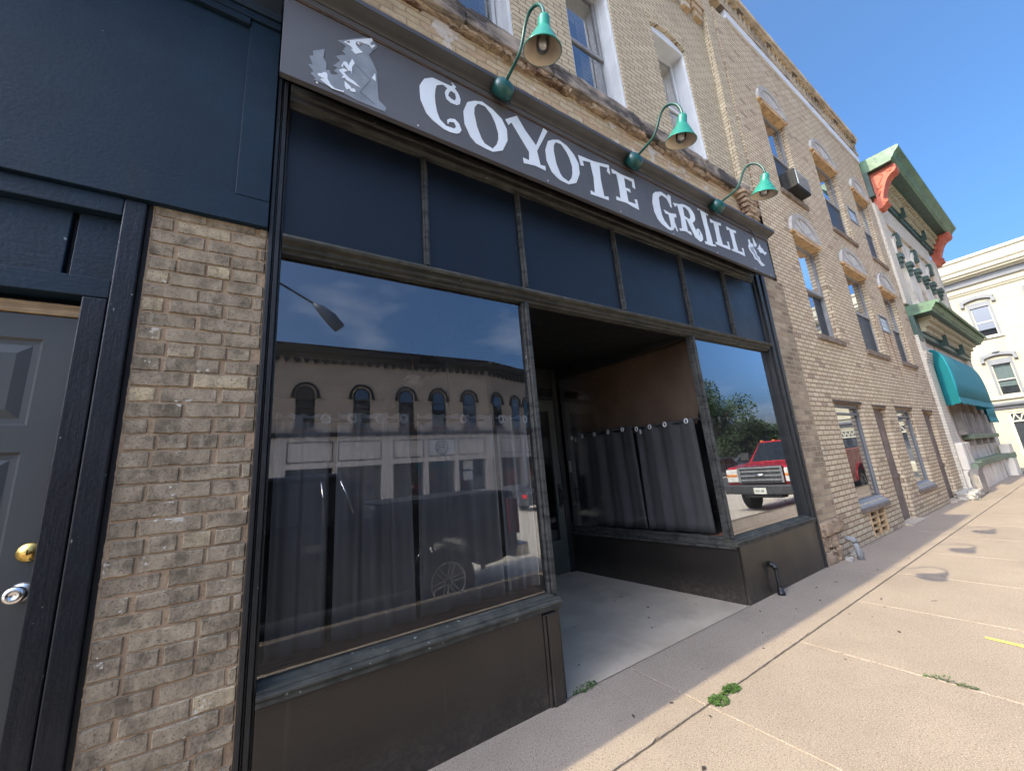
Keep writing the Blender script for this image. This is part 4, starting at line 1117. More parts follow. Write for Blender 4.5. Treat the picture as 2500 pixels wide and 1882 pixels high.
# ---------------------------------------------------------------- curtains, rods, fittings behind the glass
def curtain_mesh(p0, p1, z0, z1, folds, amp, seed, flare=0.0, droop=0.006):
    r2 = random.Random(seed)
    p0 = Vector((p0[0], p0[1], 0)); p1 = Vector((p1[0], p1[1], 0)); d = p1 - p0; n_ = Vector((-d.y, d.x, 0)).normalized()
    nx, nz = folds * 12, 14
    ph = [r2.uniform(-0.5, 0.5) for _ in range(folds + 2)]
    vs = []
    for j in range(nz + 1):
        w = j / nz
        for i in range(nx + 1):
            t = i / nx; k = t * folds; a0 = ph[int(k)] * (1 - (k % 1)) + ph[min(int(k) + 1, folds)] * (k % 1)
            ww = math.sin(2 * math.pi * k + a0 * (1 - w) * 1.5) * amp * (0.75 + 0.35 * abs(ph[int(k)])) * (0.7 + 0.3 * w)
            ww += 0.3 * amp * math.sin(2 * math.pi * k * 2 + 3 * ph[int(k)])
            tt = t + flare * (1 - w) * (t - 0.5)
            z = z0 + (z1 - z0) * w
            if j == nz: z += droop * math.cos(4 * math.pi * k) + 0.004 * ph[int(k)]
            p = p0 + d * tt + n_ * ww
            vs.append((p.x, p.y, z))
    fs = [(j * (nx + 1) + i, j * (nx + 1) + i + 1, (j + 1) * (nx + 1) + i + 1, (j + 1) * (nx + 1) + i) for j in range(nz) for i in range(nx)]
    mb = MB(); mb.add(vs, fs, True)
    return mb, p0, d, n_, ph
def ring(mb, c, ax, r=0.024, t=0.005, n=20):
    ax = Vector(ax).normalized(); a = ax.orthogonal().normalized(); b = ax.cross(a); c = Vector(c)
    vs = []; fs = []
    for i in range(n):
        u = 2 * math.pi * i / n
        rd = a * math.cos(u) + b * math.sin(u)
        for k in range(6):
            w = 2 * math.pi * k / 6
            vs.append(c + rd * (r + t * math.cos(w)) + ax * t * math.sin(w))
    for i in range(n):
        for k in range(6):
            fs.append((i * 6 + k, i * 6 + (k + 1) % 6, ((i + 1) % n) * 6 + (k + 1) % 6, ((i + 1) % n) * 6 + k))
    mb.add(vs, fs, True)
def curtain(p0, p1, z0, z1, folds, amp, seed, mat, label, rings, group=None, flare=0.0, zr=1.735):
    mb, q0, d, n_, ph = curtain_mesh(p0, p1, z0, z1, folds, amp, seed, flare)
    o = empty('curtain', ((p0[0] + p1[0]) / 2, (p0[1] + p1[1]) / 2, z0), label, 'curtain', group)
    build('cloth', mb, mat, o, solid=0.002)
    for t in rings:
        mb = MB(); k = t * folds
        c = q0 + d * t
        off = math.sin(2 * math.pi * k) * amp
        side = n_ if n_.y < -0.5 or (abs(n_.y) < 0.5 and n_.x < 0) else -n_
        base = amp * 0.9 + 0.006
        ring(mb, (c.x + side.x * base, c.y + side.y * base, zr), (side.x + 0.45 * d.normalized().x, side.y + 0.45 * d.normalized().y, 0), 0.025, 0.0075)
        build('grommet', mb, M_['ring'], o)
    return o
G1 = 'grommet curtains hung across the shop windows'
curtain((0.02, 0.28), (0.29, 0.30), 0.57, 1.765, 2, 0.032, 1, M_['curt2'], 'narrow taupe curtain at the left end of the big left window, beside the frame post', [0.88], G1)
curtain((0.33, 0.28), (0.745, 0.28), 0.57, 1.772, 3, 0.034, 2, M_['curt2'], 'taupe curtain behind the big left window, left of the dark gap', [0.17, 0.55, 0.90], G1, 0.06)
curtain((0.80, 0.28), (1.36, 0.28), 0.57, 1.770, 3, 0.036, 3, M_['curt2'], 'taupe curtain behind the big left window, just right of the dark gap', [0.56], G1, 0.05)
curtain((1.39, 0.28), (1.655, 0.285), 0.57, 1.768, 2, 0.030, 4, M_['curt2'], 'taupe curtain behind the left window next to the entry corner post', [0.1, 0.9], G1)
a = on_r(0.12, 0.13); b = on_r(0.46, 0.13); c_ = on_r(0.485, 0.13); d_ = on_r(0.985, 0.12)
curtain((a[0], a[1]), (b[0], b[1]), 0.58, 1.755, 3, 0.024, 5, M_['curt'], 'charcoal curtain behind the side glass of the entry, half nearer the street', [0.10, 0.45, 0.72, 0.97], G1, 0.04)
curtain((c_[0], c_[1]), (d_[0], d_[1]), 0.58, 1.785, 4, 0.024, 6, M_['curt'], 'charcoal curtain behind the side glass of the entry, half next to the door', [0.12, 0.33, 0.55, 0.75, 0.93], G1, 0.03, 1.755)
curtain((4.02, 0.25), (5.37, 0.25), 0.57, 1.762, 7, 0.026, 7, M_['curt'], 'charcoal curtain across the small right window beside the end pier', [0.17, 0.30, 0.475, 0.64, 0.83, 0.98], G1, 0.0)
def rod(label, p0, p1):
    mb = MB(); mb.tube([p0, p1], 0.011, 8)
    o = build('curtain_rod', mb, M_['iron'], loc=tuple((Vector(p0) + Vector(p1)) / 2), label=label, cat='curtain rod')
    return o
rod('curtain rod across the back of the big left window', (0.0, 0.28, 1.733), (1.66, 0.28, 1.733))
a = on_r(0.06, 0.13); b = on_r(0.95, 0.12)
rod('curtain rod behind the side glass of the entry', (a[0], a[1], 1.735), (b[0], b[1], 1.76))
rod('curtain rod behind the small right window', (3.95, 0.25, 1.73), (5.42, 0.25, 1.73))
# brown backdrop hung above the side curtain
mb = MB()
nz, ny = 10, 12
vs = []
for j in range(nz + 1):
    w = j / nz
    for i in range(ny + 1):
        t = i / ny
        lead = 0.075 - 0.05 * math.sin(w * math.pi) * 0.6 + 0.045 * (1 - w)
        tt = lead + (0.985 - lead) * t
        p = on_r(tt, 0.19 + 0.008 * math.sin(t * 9))
        vs.append((p[0], p[1], 1.70 + (2.70 - 1.70) * w + 0.0 * t))
mb.add(vs, [(j * (ny + 1) + i, j * (ny + 1) + i + 1, (j + 1) * (ny + 1) + i + 1, (j + 1) * (ny + 1) + i) for j in range(nz) for i in range(ny)], True)
build('backdrop_cloth', mb, M_['brown_cloth'], loc=(3.7, 1, 1.7), solid=0.004, label='dark brown cloth hung above the charcoal side curtains of the entry', cat='cloth')
# small tags and notices
for (t, z, w, h, lab) in ((0.395, 1.665, 0.018, 0.05, 'small white tag pinned on the entry curtain, toward the street'), (0.885, 1.69, 0.018, 0.045, 'small white tag pinned on the entry curtain, near the door')):
    p = on_r(t, 0.035); q_ = on_r(t + 0.012, 0.035)
    mb = MB(); mb.hexa([(p[0], p[1], z), (q_[0], q_[1], z), (q_[0] + .002, q_[1], z), (p[0] + .002, p[1], z), (p[0], p[1], z + h), (q_[0], q_[1], z + h), (q_[0] + .002, q_[1], z + h), (p[0] + .002, p[1], z + h)])
    build('paper_tag', mb, M_['paper'], loc=(p[0], p[1], z), label=lab, cat='tag', group='white tags on the entry curtains')
p = on_r(0.955, 0.034); q_ = on_r(0.975, 0.034)
mb = MB(); mb.hexa([(p[0], p[1], 1.28), (q_[0], q_[1], 1.28), (q_[0] + .002, q_[1], 1.28), (p[0] + .002, p[1], 1.28), (p[0], p[1], 1.44), (q_[0], q_[1], 1.44), (q_[0] + .002, q_[1], 1.44), (p[0] + .002, p[1], 1.44)])
build('paper_notice', mb, M_['paper'], loc=(p[0], p[1], 1.28), label='narrow white notice on the side glass by the entry door', cat='notice')
for i, (zz, lab) in enumerate(((1.00, 'white card sticker low on the small right window, topmost of three'), (0.93, 'round white sticker low on the small right window, middle of three'), (0.86, 'white and blue card sticker low on the small right window, lowest of three'))):
    mb = MB()
    if i == 1: mb.lathe([(0, 0.0), (0.026, 0.0), (0.026, 0.0015), (0, 0.0015)], (3.80, 0.0765, zz + 0.02), 16, (0, 1, 0))
    else: mb.box(3.775, 3.83, 0.0755, 0.077, zz, zz + 0.045)
    build('window_sticker', mb, M_['paper'], loc=(3.8, 0.076, zz), label=lab, cat='sticker', group='stickers on the small right window')
# hanging globe, dome camera and light box in the room
o = empty('globe_pendant', (1.667, 3.0, 2.71), 'round white globe lamp hanging in the dark room behind the big left window', 'lamp')
mb = MB(); mb.lathe([(0.0, 0.105), (0.05, 0.10), (0.10, 0.075), (0.13, 0.03), (0.135, 0.0), (0.13, -0.03), (0.10, -0.075), (0.05, -0.10), (0, -0.105)], (1.667, 3, 2.71), 24)
build('globe', mb, M_['white_plastic'], o)
mb = MB(); mb.lathe([(0.138, 0.006), (0.142, 0.0), (0.138, -0.006)], (1.667, 3, 2.71), 24); mb.tube([(1.667, 3, 2.8), (1.667, 3, 3.3)], 0.008, 6)
build('band', mb, M_['brass'], o)
o = empty('dome_camera', (1.657, 2.0, 3.3), 'small white dome camera on the ceiling inside the big left window', 'camera')
mb = MB(); mb.lathe([(0, 0), (0.055, 0), (0.058, -0.05), (0.045, -0.06), (0, -0.06)], (1.657, 2.0, 3.299), 20)
build('housing', mb, M_['white_plastic'], o)
mb = MB(); mb.lathe([(0.042, -0.061), (0.036, -0.088), (0.018, -0.102), (0, -0.105)], (1.657, 2.0, 3.299), 20)
build('dome', mb, M_['car_glass'], o)
o = empty('emergency_light', (2.559, 3.0, 3.24), 'white box light fixed to the ceiling beam inside the shop', 'light')
mb = MB(); mb.box(2.42, 2.70, 2.95, 3.03, 3.22, 3.299)
build('case', mb, M_['white_plastic'], o, bevel=0.008)

# ---------------------------------------------------------------- pipes on the pavement edge
o = empty('standpipe', (4.2, -0.04, 0), 'short black painted pipe against the right bulkhead', 'pipe')
mb = MB(); mb.tube([(4.215, 0.005, 0.262), (4.215, -0.035, 0.262), (4.215, -0.05, 0.25), (4.213, -0.052, 0.2), (4.208, -0.055, 0.09), (4.206, -0.058, 0.045)], 0.019, 12)
build('pipe', mb, M_['iron'], o)
mb = MB(); mb.tube([(4.215, -0.008, 0.262), (4.215, -0.03, 0.262)], 0.028, 12); mb.lathe([(0, 0.07), (0.026, 0.07), (0.026, 0.03), (0.034, 0.028), (0.034, 0.0), (0, 0)], (4.206, -0.058, 0.0), 14); mb.tube([(4.213, -0.05, 0.262), (4.213, -0.052, 0.225)], 0.026, 12)
build('fitting', mb, M_['iron'], o)
o = empty('vent_pipe', (6.0, -0.14, 0), 'grey plastic drain pipe stub in the pavement beside the stone pier footing', 'pipe')
mb = MB(); mb.tube([(6.00, -0.155, -0.01), (6.00, -0.15, 0.1), (6.005, -0.13, 0.2)], [0.034, 0.028, 0.026], 14)
build('tube', mb, M_['sill_wood'], o)
mb = MB(); mb.tube([(6.005, -0.131, 0.19), (6.0, -0.128, 0.215), (5.985, -0.10, 0.232), (5.985, -0.06, 0.236)], [0.031, 0.033, 0.031, 0.026], 14)
build('elbow', mb, M_['sill_wood'], o)
for i, (x, y, s_, lab) in enumerate(((6.2, -0.05, 0.055, 'large pale rubble stone at the foot of the tan wall'), (6.12, -0.10, 0.06, 'small pale rubble stone beside the plastic pipe stub'), (5.85, -0.09, 0.045, 'small pale stone chip under the brown pier footing'))):
    t = rough_block(x - s_, x + s_, y - s_ * 0.6, y + s_ * 0.6, 0, s_ * 0.9, 3, s_ * 0.16, 90 + i)
    build('rubble_stone', t, M_['stone_pale'], loc=(x, y, 0), label=lab, cat='stone', group='loose stones by the wall foot')

# ---------------------------------------------------------------- weeds, leaves
def weed(x, y, rx, ry, n, seed, label, h=0.035):
    r2 = random.Random(seed); mb = MB()
    for i in range(n):
        a = r2.uniform(0, 2 * math.pi); r_ = math.sqrt(r2.random())
        px = x + rx * r_ * math.cos(a); py = y + ry * r_ * math.sin(a); pz = r2.uniform(0.004, h) * (1.1 - r_ * 0.7)
        s_ = r2.uniform(0.005, 0.010); t = r2.uniform(0, 2 * math.pi)
        u = Vector((math.cos(t), math.sin(t), r2.uniform(-0.3, 0.5))) * s_; w = Vector((-math.sin(t), math.cos(t), r2.uniform(-0.3, 0.5))) * s_ * 0.6
        p = Vector((px, py, pz))
        mb.add([p - u, p - w * 0.9 , p + u, p + w * 0.9], [(0, 1, 2, 3)])
        if i % 4 == 0: mb.add([(px, py, 0.0), (px + 0.002, py, 0.0), (px + 0.001, py + 0.001, pz)], [(0, 1, 2)])
    return build('weed', mb, M_['leaf'], loc=(x, y, 0), label=label, cat='weed', group='weeds in the pavement joints')
weed(1.735, 0.01, 0.10, 0.032, 120, 1, 'low green weed in the joint at the corner of the left bulkhead')
weed(2.215, -0.575, 0.065, 0.05, 260, 2, 'round green weed where two pavement joints cross', 0.022)
weed(2.375, -0.56, 0.065, 0.042, 250, 3, 'round green weed in the long joint, just beyond the crossing', 0.022)
weed(2.30, -0.56, 0.05, 0.02, 60, 5, 'thin trail of green between the two round weeds')
weed(3.29, -1.30, 0.012, 0.11, 90, 4, 'thin line of green weed in the cross joint farther from the shop')
weed(12.35, -0.30, 0.2, 0.08, 120, 6, 'small green weed beside the pale step stone far along the wall', 0.06)
r2 = random.Random(5)
spots = [(2.9, 0.45), (3.1, 0.62), (3.45, 0.35), (3.0, 0.95), (2.75, 0.3), (2.5, 1.3), (3.52, 0.5), (2.3, 0.75), (1.9, 0.25), (3.66, -0.12), (4.6, -0.2), (4.9, -0.26), (3.9, -0.3), (4.25, -0.35), (3.25, -0.33), (5.2, -0.22), (4.05, -0.62), (3.0, -0.45), (4.4, -0.75), (3.6, -0.7), (2.0, -0.42), (1.75, -0.36), (2.45, -0.33), (3.9, -0.95), (4.6, -0.68), (2.05, -0.62), (1.45, -0.75), (1.7, -0.8), (3.2, -0.85), (5.6, -0.4), (6.3, -0.5), (4.1, -0.75)]
for i, (x, y) in enumerate(spots):
    s_ = r2.uniform(0.008, 0.017); t = r2.uniform(0, math.pi); mb = MB()
    u = Vector((math.cos(t), math.sin(t), 0)) * s_; w = Vector((-math.sin(t), math.cos(t), 0)) * s_ * r2.uniform(0.35, 0.6); p = Vector((x, y, 0.003))
    mb.add([p - u, p - u * 0.3 - w + Vector((0, 0, 0.004)), p + u * 0.5 - w * 0.8, p + u + Vector((0, 0, 0.003)), p + u * 0.2 + w + Vector((0, 0, 0.005)), p - u * 0.5 + w * 0.7], [(0, 1, 2, 3, 4, 5)])
    build('dry_leaf', mb, M_['dryleaf'], loc=(x, y, 0.003), label='small dark dry leaf scrap lying on the pale concrete', cat='leaf', group='dry leaf scraps on the pavement')
mb = MB(); mb.add([(2.73, -1.66, 0.003), (2.76, -1.672, 0.008), (2.79, -1.66, 0.004), (2.76, -1.648, 0.010)], [(0, 1, 2, 3)])
build('fallen_petal', mb, M_['pink'], loc=(2.76, -1.66, 0.003), label='single pinkish dry petal on the sunlit concrete', cat='petal')

# ---------------------------------------------------------------- long tan brick building
YB = 0.03
apt = empty('brick_building', (9.6, 0.5, 0), 'long tan brick building with half round fan panels over its windows', 'building')
def LB(name, mb, mat, parent, **k):
    mb.map(lean); return build(name, mb, mat, parent, **k)
W2 = [(7.07, 8.06), (9.24, 10.42), (11.45, 12.45)]
W3 = [(7.10, 8.05), (9.36, 10.60), (11.68, 12.70)]
G_ = [(6.98, 8.12), (9.92, 11.02)]
D_ = [(8.66, 9.34), (11.82, 12.62)]
ops = [(a, b, 3.06, 4.90, 0.24) for a, b in W2] + [(a, b, 5.80, 7.78, 0.24) for a, b in W3]
ops += [(a, b, 0.50, 1.97, 0.20) for a, b in G_] + [(a, b, 0.02, 1.95, 0.24) for a, b in D_]
ops += [(7.27, 7.88, 0.04, 0.375, 0.10), (10.66, 11.20, 3.70, 4.07, 0.05), (10.80, 11.32, 6.56, 6.93, 0.05)]
mb = MB()
wall(mb, 6.02, 13.28, -0.3, 9.40, YB, ops, 0.24)
LB('wall', mb, M_['brick_far'], apt)
mb = MB()
mb.add([(6.02, YB, 5.3), (6.02, 0.5, 5.3), (6.02, 0.5, 9.4), (6.02, YB, 9.4)], [(0, 1, 2, 3)])
mb.box(6.02, 13.28, 0.5, 12, -0.3, 9.6)
LB('rear_block', mb, M_['brick_far'], apt)
mb = MB()
mb.box(6.44, 13.28, YB - 0.035, YB + 0.2, 9.405, 9.63)
LB('white_band', mb, M_['white_paint'], apt)
# corbelled parapet with dog tooth course and coping
mb = MB()
mb.box(6.02, 13.28, YB - 0.05, 0.4, 9.635, 9.78)
mb.box(6.02, 13.28, YB - 0.02, 0.4, 9.7801, 10.08)
x = 6.05
while x < 13.2:
    mb.hexa([(x, YB - 0.035, 9.80), (x + 0.07, YB - 0.035, 9.80), (x + 0.07, YB - 0.0201, 9.80), (x, YB - 0.0201, 9.80), (x + 0.05, YB - 0.045, 10.06), (x + 0.12, YB - 0.045, 10.06), (x + 0.12, YB - 0.0201, 10.06), (x + 0.05, YB - 0.0201, 10.06)])
    x += 0.17
mb.box(6.02, 13.28, YB - 0.085, 0.4, 10.081, 10.18)
LB('parapet', mb, M_['parapet_brick'], apt)
mb = MB(); mb.box(6.0, 13.32, YB - 0.12, 0.45, 10.182, 10.30)
LB('coping', mb, M_['coping'], apt)

def fan_window(a, b, z0, z1, rise, hood_z, style):
    # a: fan panel on a wooden board, its soffit, the sashes and the sill
    yy = YB + 0.085
    cx = (a + b) / 2; hw = (b - a) / 2
    n = 20
    # surround
    outer = [(cx - (hw + 0.10) * math.cos(math.pi * i / n), z1 + 0.04 + (rise + 0.03) * math.sin(math.pi * i / n)) for i in range(n + 1)]
    inner = [(cx - (hw - 0.03) * math.cos(math.pi * i / n), z1 + 0.075 + (rise - 0.085) * math.sin(math.pi * i / n)) for i in range(n + 1)]
    mb = MB(); mb.prof_y(outer, YB - 0.022, YB - 0.004)
    vs = []
    for i in range(n + 1):
        for (p, y) in ((outer[i], YB - 0.0225), (outer[i], YB - 0.055), (inner[i], YB - 0.048), (inner[i], YB - 0.0225)):
            vs.append((p[0], y, p[1]))
    fs = [(i * 4 + k, i * 4 + (k + 1) % 4, (i + 1) * 4 + (k + 1) % 4, (i + 1) * 4 + k) for i in range(n) for k in range(4)]
    mb.add(vs, fs)
    mb.box(a - 0.10, b + 0.10, YB - 0.055, YB - 0.0045, z1 + 0.036, z1 + 0.0745)
    w = LB('window', mb, M_['fan_ring'], apt)
    mb = MB()
    mb.prof_y([(p[0], p[1]) for p in inner], YB - 0.030, YB - 0.0228)
    LB('fan_panel', mb, M_['fan_grey'], w)
    mb = MB()
    for k in range(1, 5):
        t = math.pi * k / 5
        p0 = (cx - 0.05 * math.cos(t), z1 + 0.09 + 0.03 * math.sin(t)); p1 = (cx - (hw - 0.05) * math.cos(t), z1 + 0.08 + (rise - 0.10) * math.sin(t))
        d = Vector((p1[0] - p0[0], p1[1] - p0[1])).normalized(); nn = Vector((-d.y, d.x)) * 0.011
        q = []
        for y in (YB - 0.0305, YB - 0.040):
            q += [(p0[0] - nn.x, y, p0[1] - nn.y), (p1[0] - nn.x, y, p1[1] - nn.y), (p1[0] + nn.x, y, p1[1] + nn.y), (p0[0] + nn.x, y, p0[1] + nn.y)]
        mb.add(q, [(0, 1, 2, 3), (7, 6, 5, 4), (0, 4, 5, 1), (1, 5, 6, 2), (2, 6, 7, 3), (3, 7, 4, 0)])
    LB('fan_rib', mb, M_['fan_ring'], w)
    mb = MB(); mb.box(a + 0.001, b - 0.001, YB - 0.052, yy + 0.05, z1 - 0.055, z1 - 0.002); mb.box(a - 0.09, b + 0.09, YB - 0.058, YB - 0.002, z1 - 0.002 + .003, z1 + 0.035)
    LB('soffit_board', mb, M_['soffit_wood'], w)
    mb = MB()
    zt = z1 - 0.057; zm = z0 + (zt - z0) * 0.5
    for (p, q, r_, s_) in ((a + .004, a + .05, z0 + .02, zt), (b - .05, b - .004, z0 + .02, zt)):
        mb.box(p, q, yy, yy + 0.06, r_, s_)
    mb.box(a + .0505, b - .0505, yy, yy + 0.06, z0 + .02, z0 + .06); mb.box(a + .0505, b - .0505, yy, yy + 0.06, zt - .05, zt); mb.box(a + .0505, b - .0505, yy - 0.012, yy + 0.045, zm - 0.025, zm + 0.025)
    LB('sash_frame', mb, M_['grey_paint'], w)
    mb = MB(); mb.add([(a + .05, yy + 0.02, zm), (b - .05, yy + 0.02, zm), (b - .05, yy + 0.02, zt - .05), (a + .05, yy + 0.02, zt - .05)], [(0, 1, 2, 3)])
    if style == 'open':
        mb.add([(a + .05, yy + 0.04, z0 + .06), (a + .05 + 0.55 * (b - a), yy + 0.04, z0 + .06), (a + .05 + 0.55 * (b - a), yy + 0.04, zm), (a + .05, yy + 0.04, zm)], [(0, 1, 2, 3)])
    LB('pane', mb, M_['mirror_pane'], w)
    mb = MB()
    if style == 'open':
        mb.box(a + .62 * (b - a), b - .0515, yy + 0.05, yy + 0.055, z0 + .06, zm - .026)
    else:
        mb.box(a + .0515, b - .0515, yy + 0.012, yy + 0.016, z0 + .061, zm - .026)
    LB('insect_screen', mb, M_['screen'], w)
    mb = MB(); mb.box(a + 0.0, b - 0.0, YB + 0.239, YB + 0.25, z0, z1)
    LB('dark_room', mb, M_['room'], w)
    t = rough_block(a - 0.06, b + 0.08, YB - 0.04, yy, z0 - 0.075, z0 + 0.018, 8, 0.006, int(a * 100))
    LB('sill', t, M_['sill'], w)
    return w
m = NT('sky_mirroring_pane')
gl_ = m.n('BsdfGlossy'); gl_.inputs['Roughness'].default_value = 0.02; gl_.inputs[0].default_value = (0.9, 0.94, 1.0, 1)
df_ = m.n('BsdfDiffuse'); df_.inputs[0].default_value = (0.03, 0.035, 0.04, 1)
fr_ = m.n('Fresnel'); fr_.inputs[0].default_value = 1.6
bp_ = m.n('Bump'); bp_.inputs['Strength'].default_value = 0.04; bp_.inputs['Distance'].default_value = 0.03; m.put(bp_.inputs['Height'], m.noise(0.8, 1)); m.t.links.new(bp_.outputs[0], gl_.inputs['Normal'])
ms_ = m.n('MixShader'); m.put(ms_.inputs[0], m.math('MINIMUM', m.math('ADD', m.math('MULTIPLY', fr_.outputs[0], 1.5), 0.12), 1.0))
m.t.links.new(df_.outputs[0], ms_.inputs[1]); m.t.links.new(gl_.outputs[0], ms_.inputs[2]); m.t.links.new(ms_.outputs[0], m.out.inputs[0])
M_['mirror_pane'] = m.m
for i, (a, b) in enumerate(W2): fan_window(a, b, 3.06, 4.90, 0.42, 0, 'open' if i == 0 else 'screen')
for i, (a, b) in enumerate(W3): fan_window(a, b, 5.80, 7.78, 0.45, 0, 'screen')
# ground floor windows
for a, b in G_:
    mb = MB(); yy = YB + 0.06
    mb.box(a + .003, a + .04, yy, yy + .05, .50, 1.965); mb.box(b - .04, b - .003, yy, yy + .05, .50, 1.965); mb.box(a + .0405, b - .0405, yy, yy + .05, 1.915, 1.965); mb.box(a + .0405, b - .0405, yy, yy + .05, .50, .545)
    mb.box(a + .0405, b - .0405, yy - .005, yy + .02, 1.80, 1.83)
    w = LB('shop_window', mb, M_['grey_trim'], apt)
    mb = MB(); mb.add([(a + .04, yy + .025, .545), (b - .04, yy + .025, .545), (b - .04, yy + .025, 1.915), (a + .04, yy + .025, 1.915)], [(0, 1, 2, 3)])
    LB('pane', mb, M_['mirror_pane'], w)
    mb = MB(); mb.hexa([(a + .003, YB - 0.03, .44), (b - .003, YB - 0.03, .44), (b - .003, yy, .49), (a + .003, yy, .49), (a + .003, YB - 0.03, .465), (b - .003, YB - 0.03, .465), (b - .003, yy, .535), (a + .003, yy, .535)])
    mb.v = [(x, y, z) for x, y, z in mb.v]
    LB('sill', mb, M_['sill_wood'], w)
    t = rough_block(a - 0.03, b + 0.08, YB - 0.035, YB + 0.1, 0.38, 0.438, 8, 0.006, int(a * 70))
    LB('stone_sill', t, M_['sill'], w)
    mb = MB(); mb.box(a - 0.02, b + 0.02, YB - 0.012, YB + 0.10, 1.972, 2.012)
    LB('lintel_edge', mb, M_['rusty'], w)
for a, b in D_:
    mb = MB(); yy = YB + 0.075; k = 0
    x = a + 0.003
    while x < b - 0.01:
        e = min(x + 0.165, b - 0.003); mb.box(x, e - 0.004, yy + (k % 2) * 0.003, yy + 0.04, 0.03, 1.945); x = e; k += 1
    mb.box(a + 0.003, b - 0.003, yy - 0.02, yy - 0.001, 0.72, 0.78)
    LB('boarded_door', mb, M_['old_wood'], apt)
    mb = MB(); mb.box(a - 0.03, b + 0.04, YB - 0.10, YB + 0.14, -0.1, 0.03)
    LB('door_step', mb, M_['walk_smooth'], apt, bevel=0.01)
    mb = MB(); mb.box(a - 0.02, b + 0.02, YB - 0.012, YB + 0.10, 1.952, 1.99)
    LB('lintel_edge', mb, M_['rusty'], apt)
# cellar grate
mb = MB(); yy = YB + 0.03
for i in range(3): xx = 7.27 + 0.305 * i; mb.box(xx - 0.018, xx + 0.018, YB - 0.006, YB + 0.05, 0.04, 0.375)
for i in range(5): zz = 0.05 + 0.08 * i; mb.box(7.272, 7.878, YB + 0.004, YB + 0.04, zz - 0.014, zz + 0.014)
g = LB('cellar_grate', mb, M_['soffit_wood'], apt)
mb = MB(); mb.box(7.27, 7.88, YB + 0.09, YB + 0.1, 0.04, 0.375); LB('cellar_opening', mb, M_['black'], g)
for (x0, x1, z0, z1) in ((10.66, 11.20, 3.70, 4.07), (10.80, 11.32, 6.56, 6.93)):
    mb = MB(); nx = 3; nz = 3; bw = (x1 - x0 - 0.06) / nx; bhh = (z1 - z0 - 0.06) / nz
    for i in range(nx):
        for j in range(nz):
            mb.box(x0 + .03 + i * bw + .008, x0 + .03 + (i + 1) * bw - .008, YB + 0.005, YB + 0.04, z0 + .03 + j * bhh + .008, z0 + .03 + (j + 1) * bhh - .008)
    v = LB('glass_block_vent', mb, M_['glassblock'], apt, bevel=0.008)
    mb = MB()
    mb.box(x0 - .012, x1 + .012, YB - .014, YB + .02, z0 - .02, z0 + .025); mb.box(x0 - .012, x1 + .012, YB - .014, YB + .02, z1 - .025, z1 + .012)
    mb.box(x0 - .012, x0 + .028, YB - .014, YB + .02, z0 + .026, z1 - .026); mb.box(x1 - .028, x1 + .012, YB - .014, YB + .02, z0 + .026, z1 - .026)
    mb.box(x0 + .0285, x1 - .0285, YB + .025, YB + .045, z0 + .0255, z1 - .0255)
    LB('vent_frame', mb, M_['grey_trim'], v)
# window air conditioner
ac = empty('air_conditioner', (7.85, -0.1, 5.85), 'black window air conditioner in the upper window nearest the green lamps', 'air conditioner')
mb = MB(); mb.box(7.26, 7.84, -0.16, 0.25, 5.83, 6.20); mb.map(lean)
build('housing', mb, M_['black'], ac, bevel=0.02)
mb = MB(); mb.box(7.30, 7.80, -0.168, -0.1605, 5.87, 6.16); mb.map(lean)
cl_ = build('coil_grille', mb, M_['glassblock'], ac)
mb = MB()
for i in range(12): zz = 5.89 + i * 0.022; mb.box(7.30, 7.80, -0.175, -0.169, zz, zz + 0.007)
for i in range(8): xx = 7.32 + i * 0.062; mb.box(xx, xx + 0.004, -0.179, -0.1755, 5.87, 6.16)
mb.map(lean); build('fins', mb, M_['sill_wood'], cl_)
mb = MB()
for i in range(8): mb.box(7.2595 - .004, 7.2595, -0.13, 0.0, 5.90 + i * .035, 5.90 + i * .035 + .018)
mb.map(lean); build('side_louvre', mb, M_['black'], ac)
# step stone at the far end
t = rough_block(12.3, 13.35, -0.26, 0.03, -0.02, 0.15, 6, 0.022, 44)
build('step_stone', t, M_['stone_pale'], loc=(12.8, -0.1, 0), label='broken pale step stone at the far end of the tan brick wall', cat='stone')

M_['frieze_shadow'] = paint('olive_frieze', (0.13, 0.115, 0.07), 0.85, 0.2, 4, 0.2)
# ---------------------------------------------------------------- ornate cream building with green cornices
orn = empty('ornate_building', (16.5, 0.5, 0), 'cream painted brick building with two green cornices and terracotta brackets', 'building')
XA, XB = 13.30, 19.7
mb = MB()
ow = [(14.42, 15.22), (16.17, 16.97), (17.92, 18.72)]
ops = [(a, b, 4.95, 6.75, 0.22) for a, b in ow] + [(14.0, 14.42, 1.25, 3.3, 0.3)]
wall(mb, XA, XB, -0.3, 9.5, 0.06, ops, 0.22)
mb.add([(XB, 0.06, -0.6), (XB, 14, -0.6), (XB, 14, 9.5), (XB, 0.06, 9.5)], [(0, 1, 2, 3)])
mb.add([(XA, 0.06, 9.5), (XB, 0.06, 9.5), (XB, 14, 9.5), (XA, 14, 9.5)], [(0, 1, 2, 3)])
LB('wall', mb, M_['render'], orn)
mb = MB()
mb.box(XA, XA + 0.62, -0.02, 0.059, 4.9, 8.05); mb.box(XA, XA + 0.62, -0.03, 0.059, -0.3, 4.0)
mb.box(XB - 0.55, XB, -0.02, 0.059, 4.9, 8.05); mb.box(XB - 0.55, XB, -0.03, 0.059, -0.3, 4.0)
for i in range(5): mb.box(XA - 0.003 - 0.0 * i, XA + 0.66 + 0.02 * i, -0.035 - 0.012 * i, -0.0305, 3.2 + 0.07 * i, 3.265 + 0.07 * i)
mb.box(XA + 0.63, XB - 0.56, 0.0, 0.059, 7.7, 8.42)
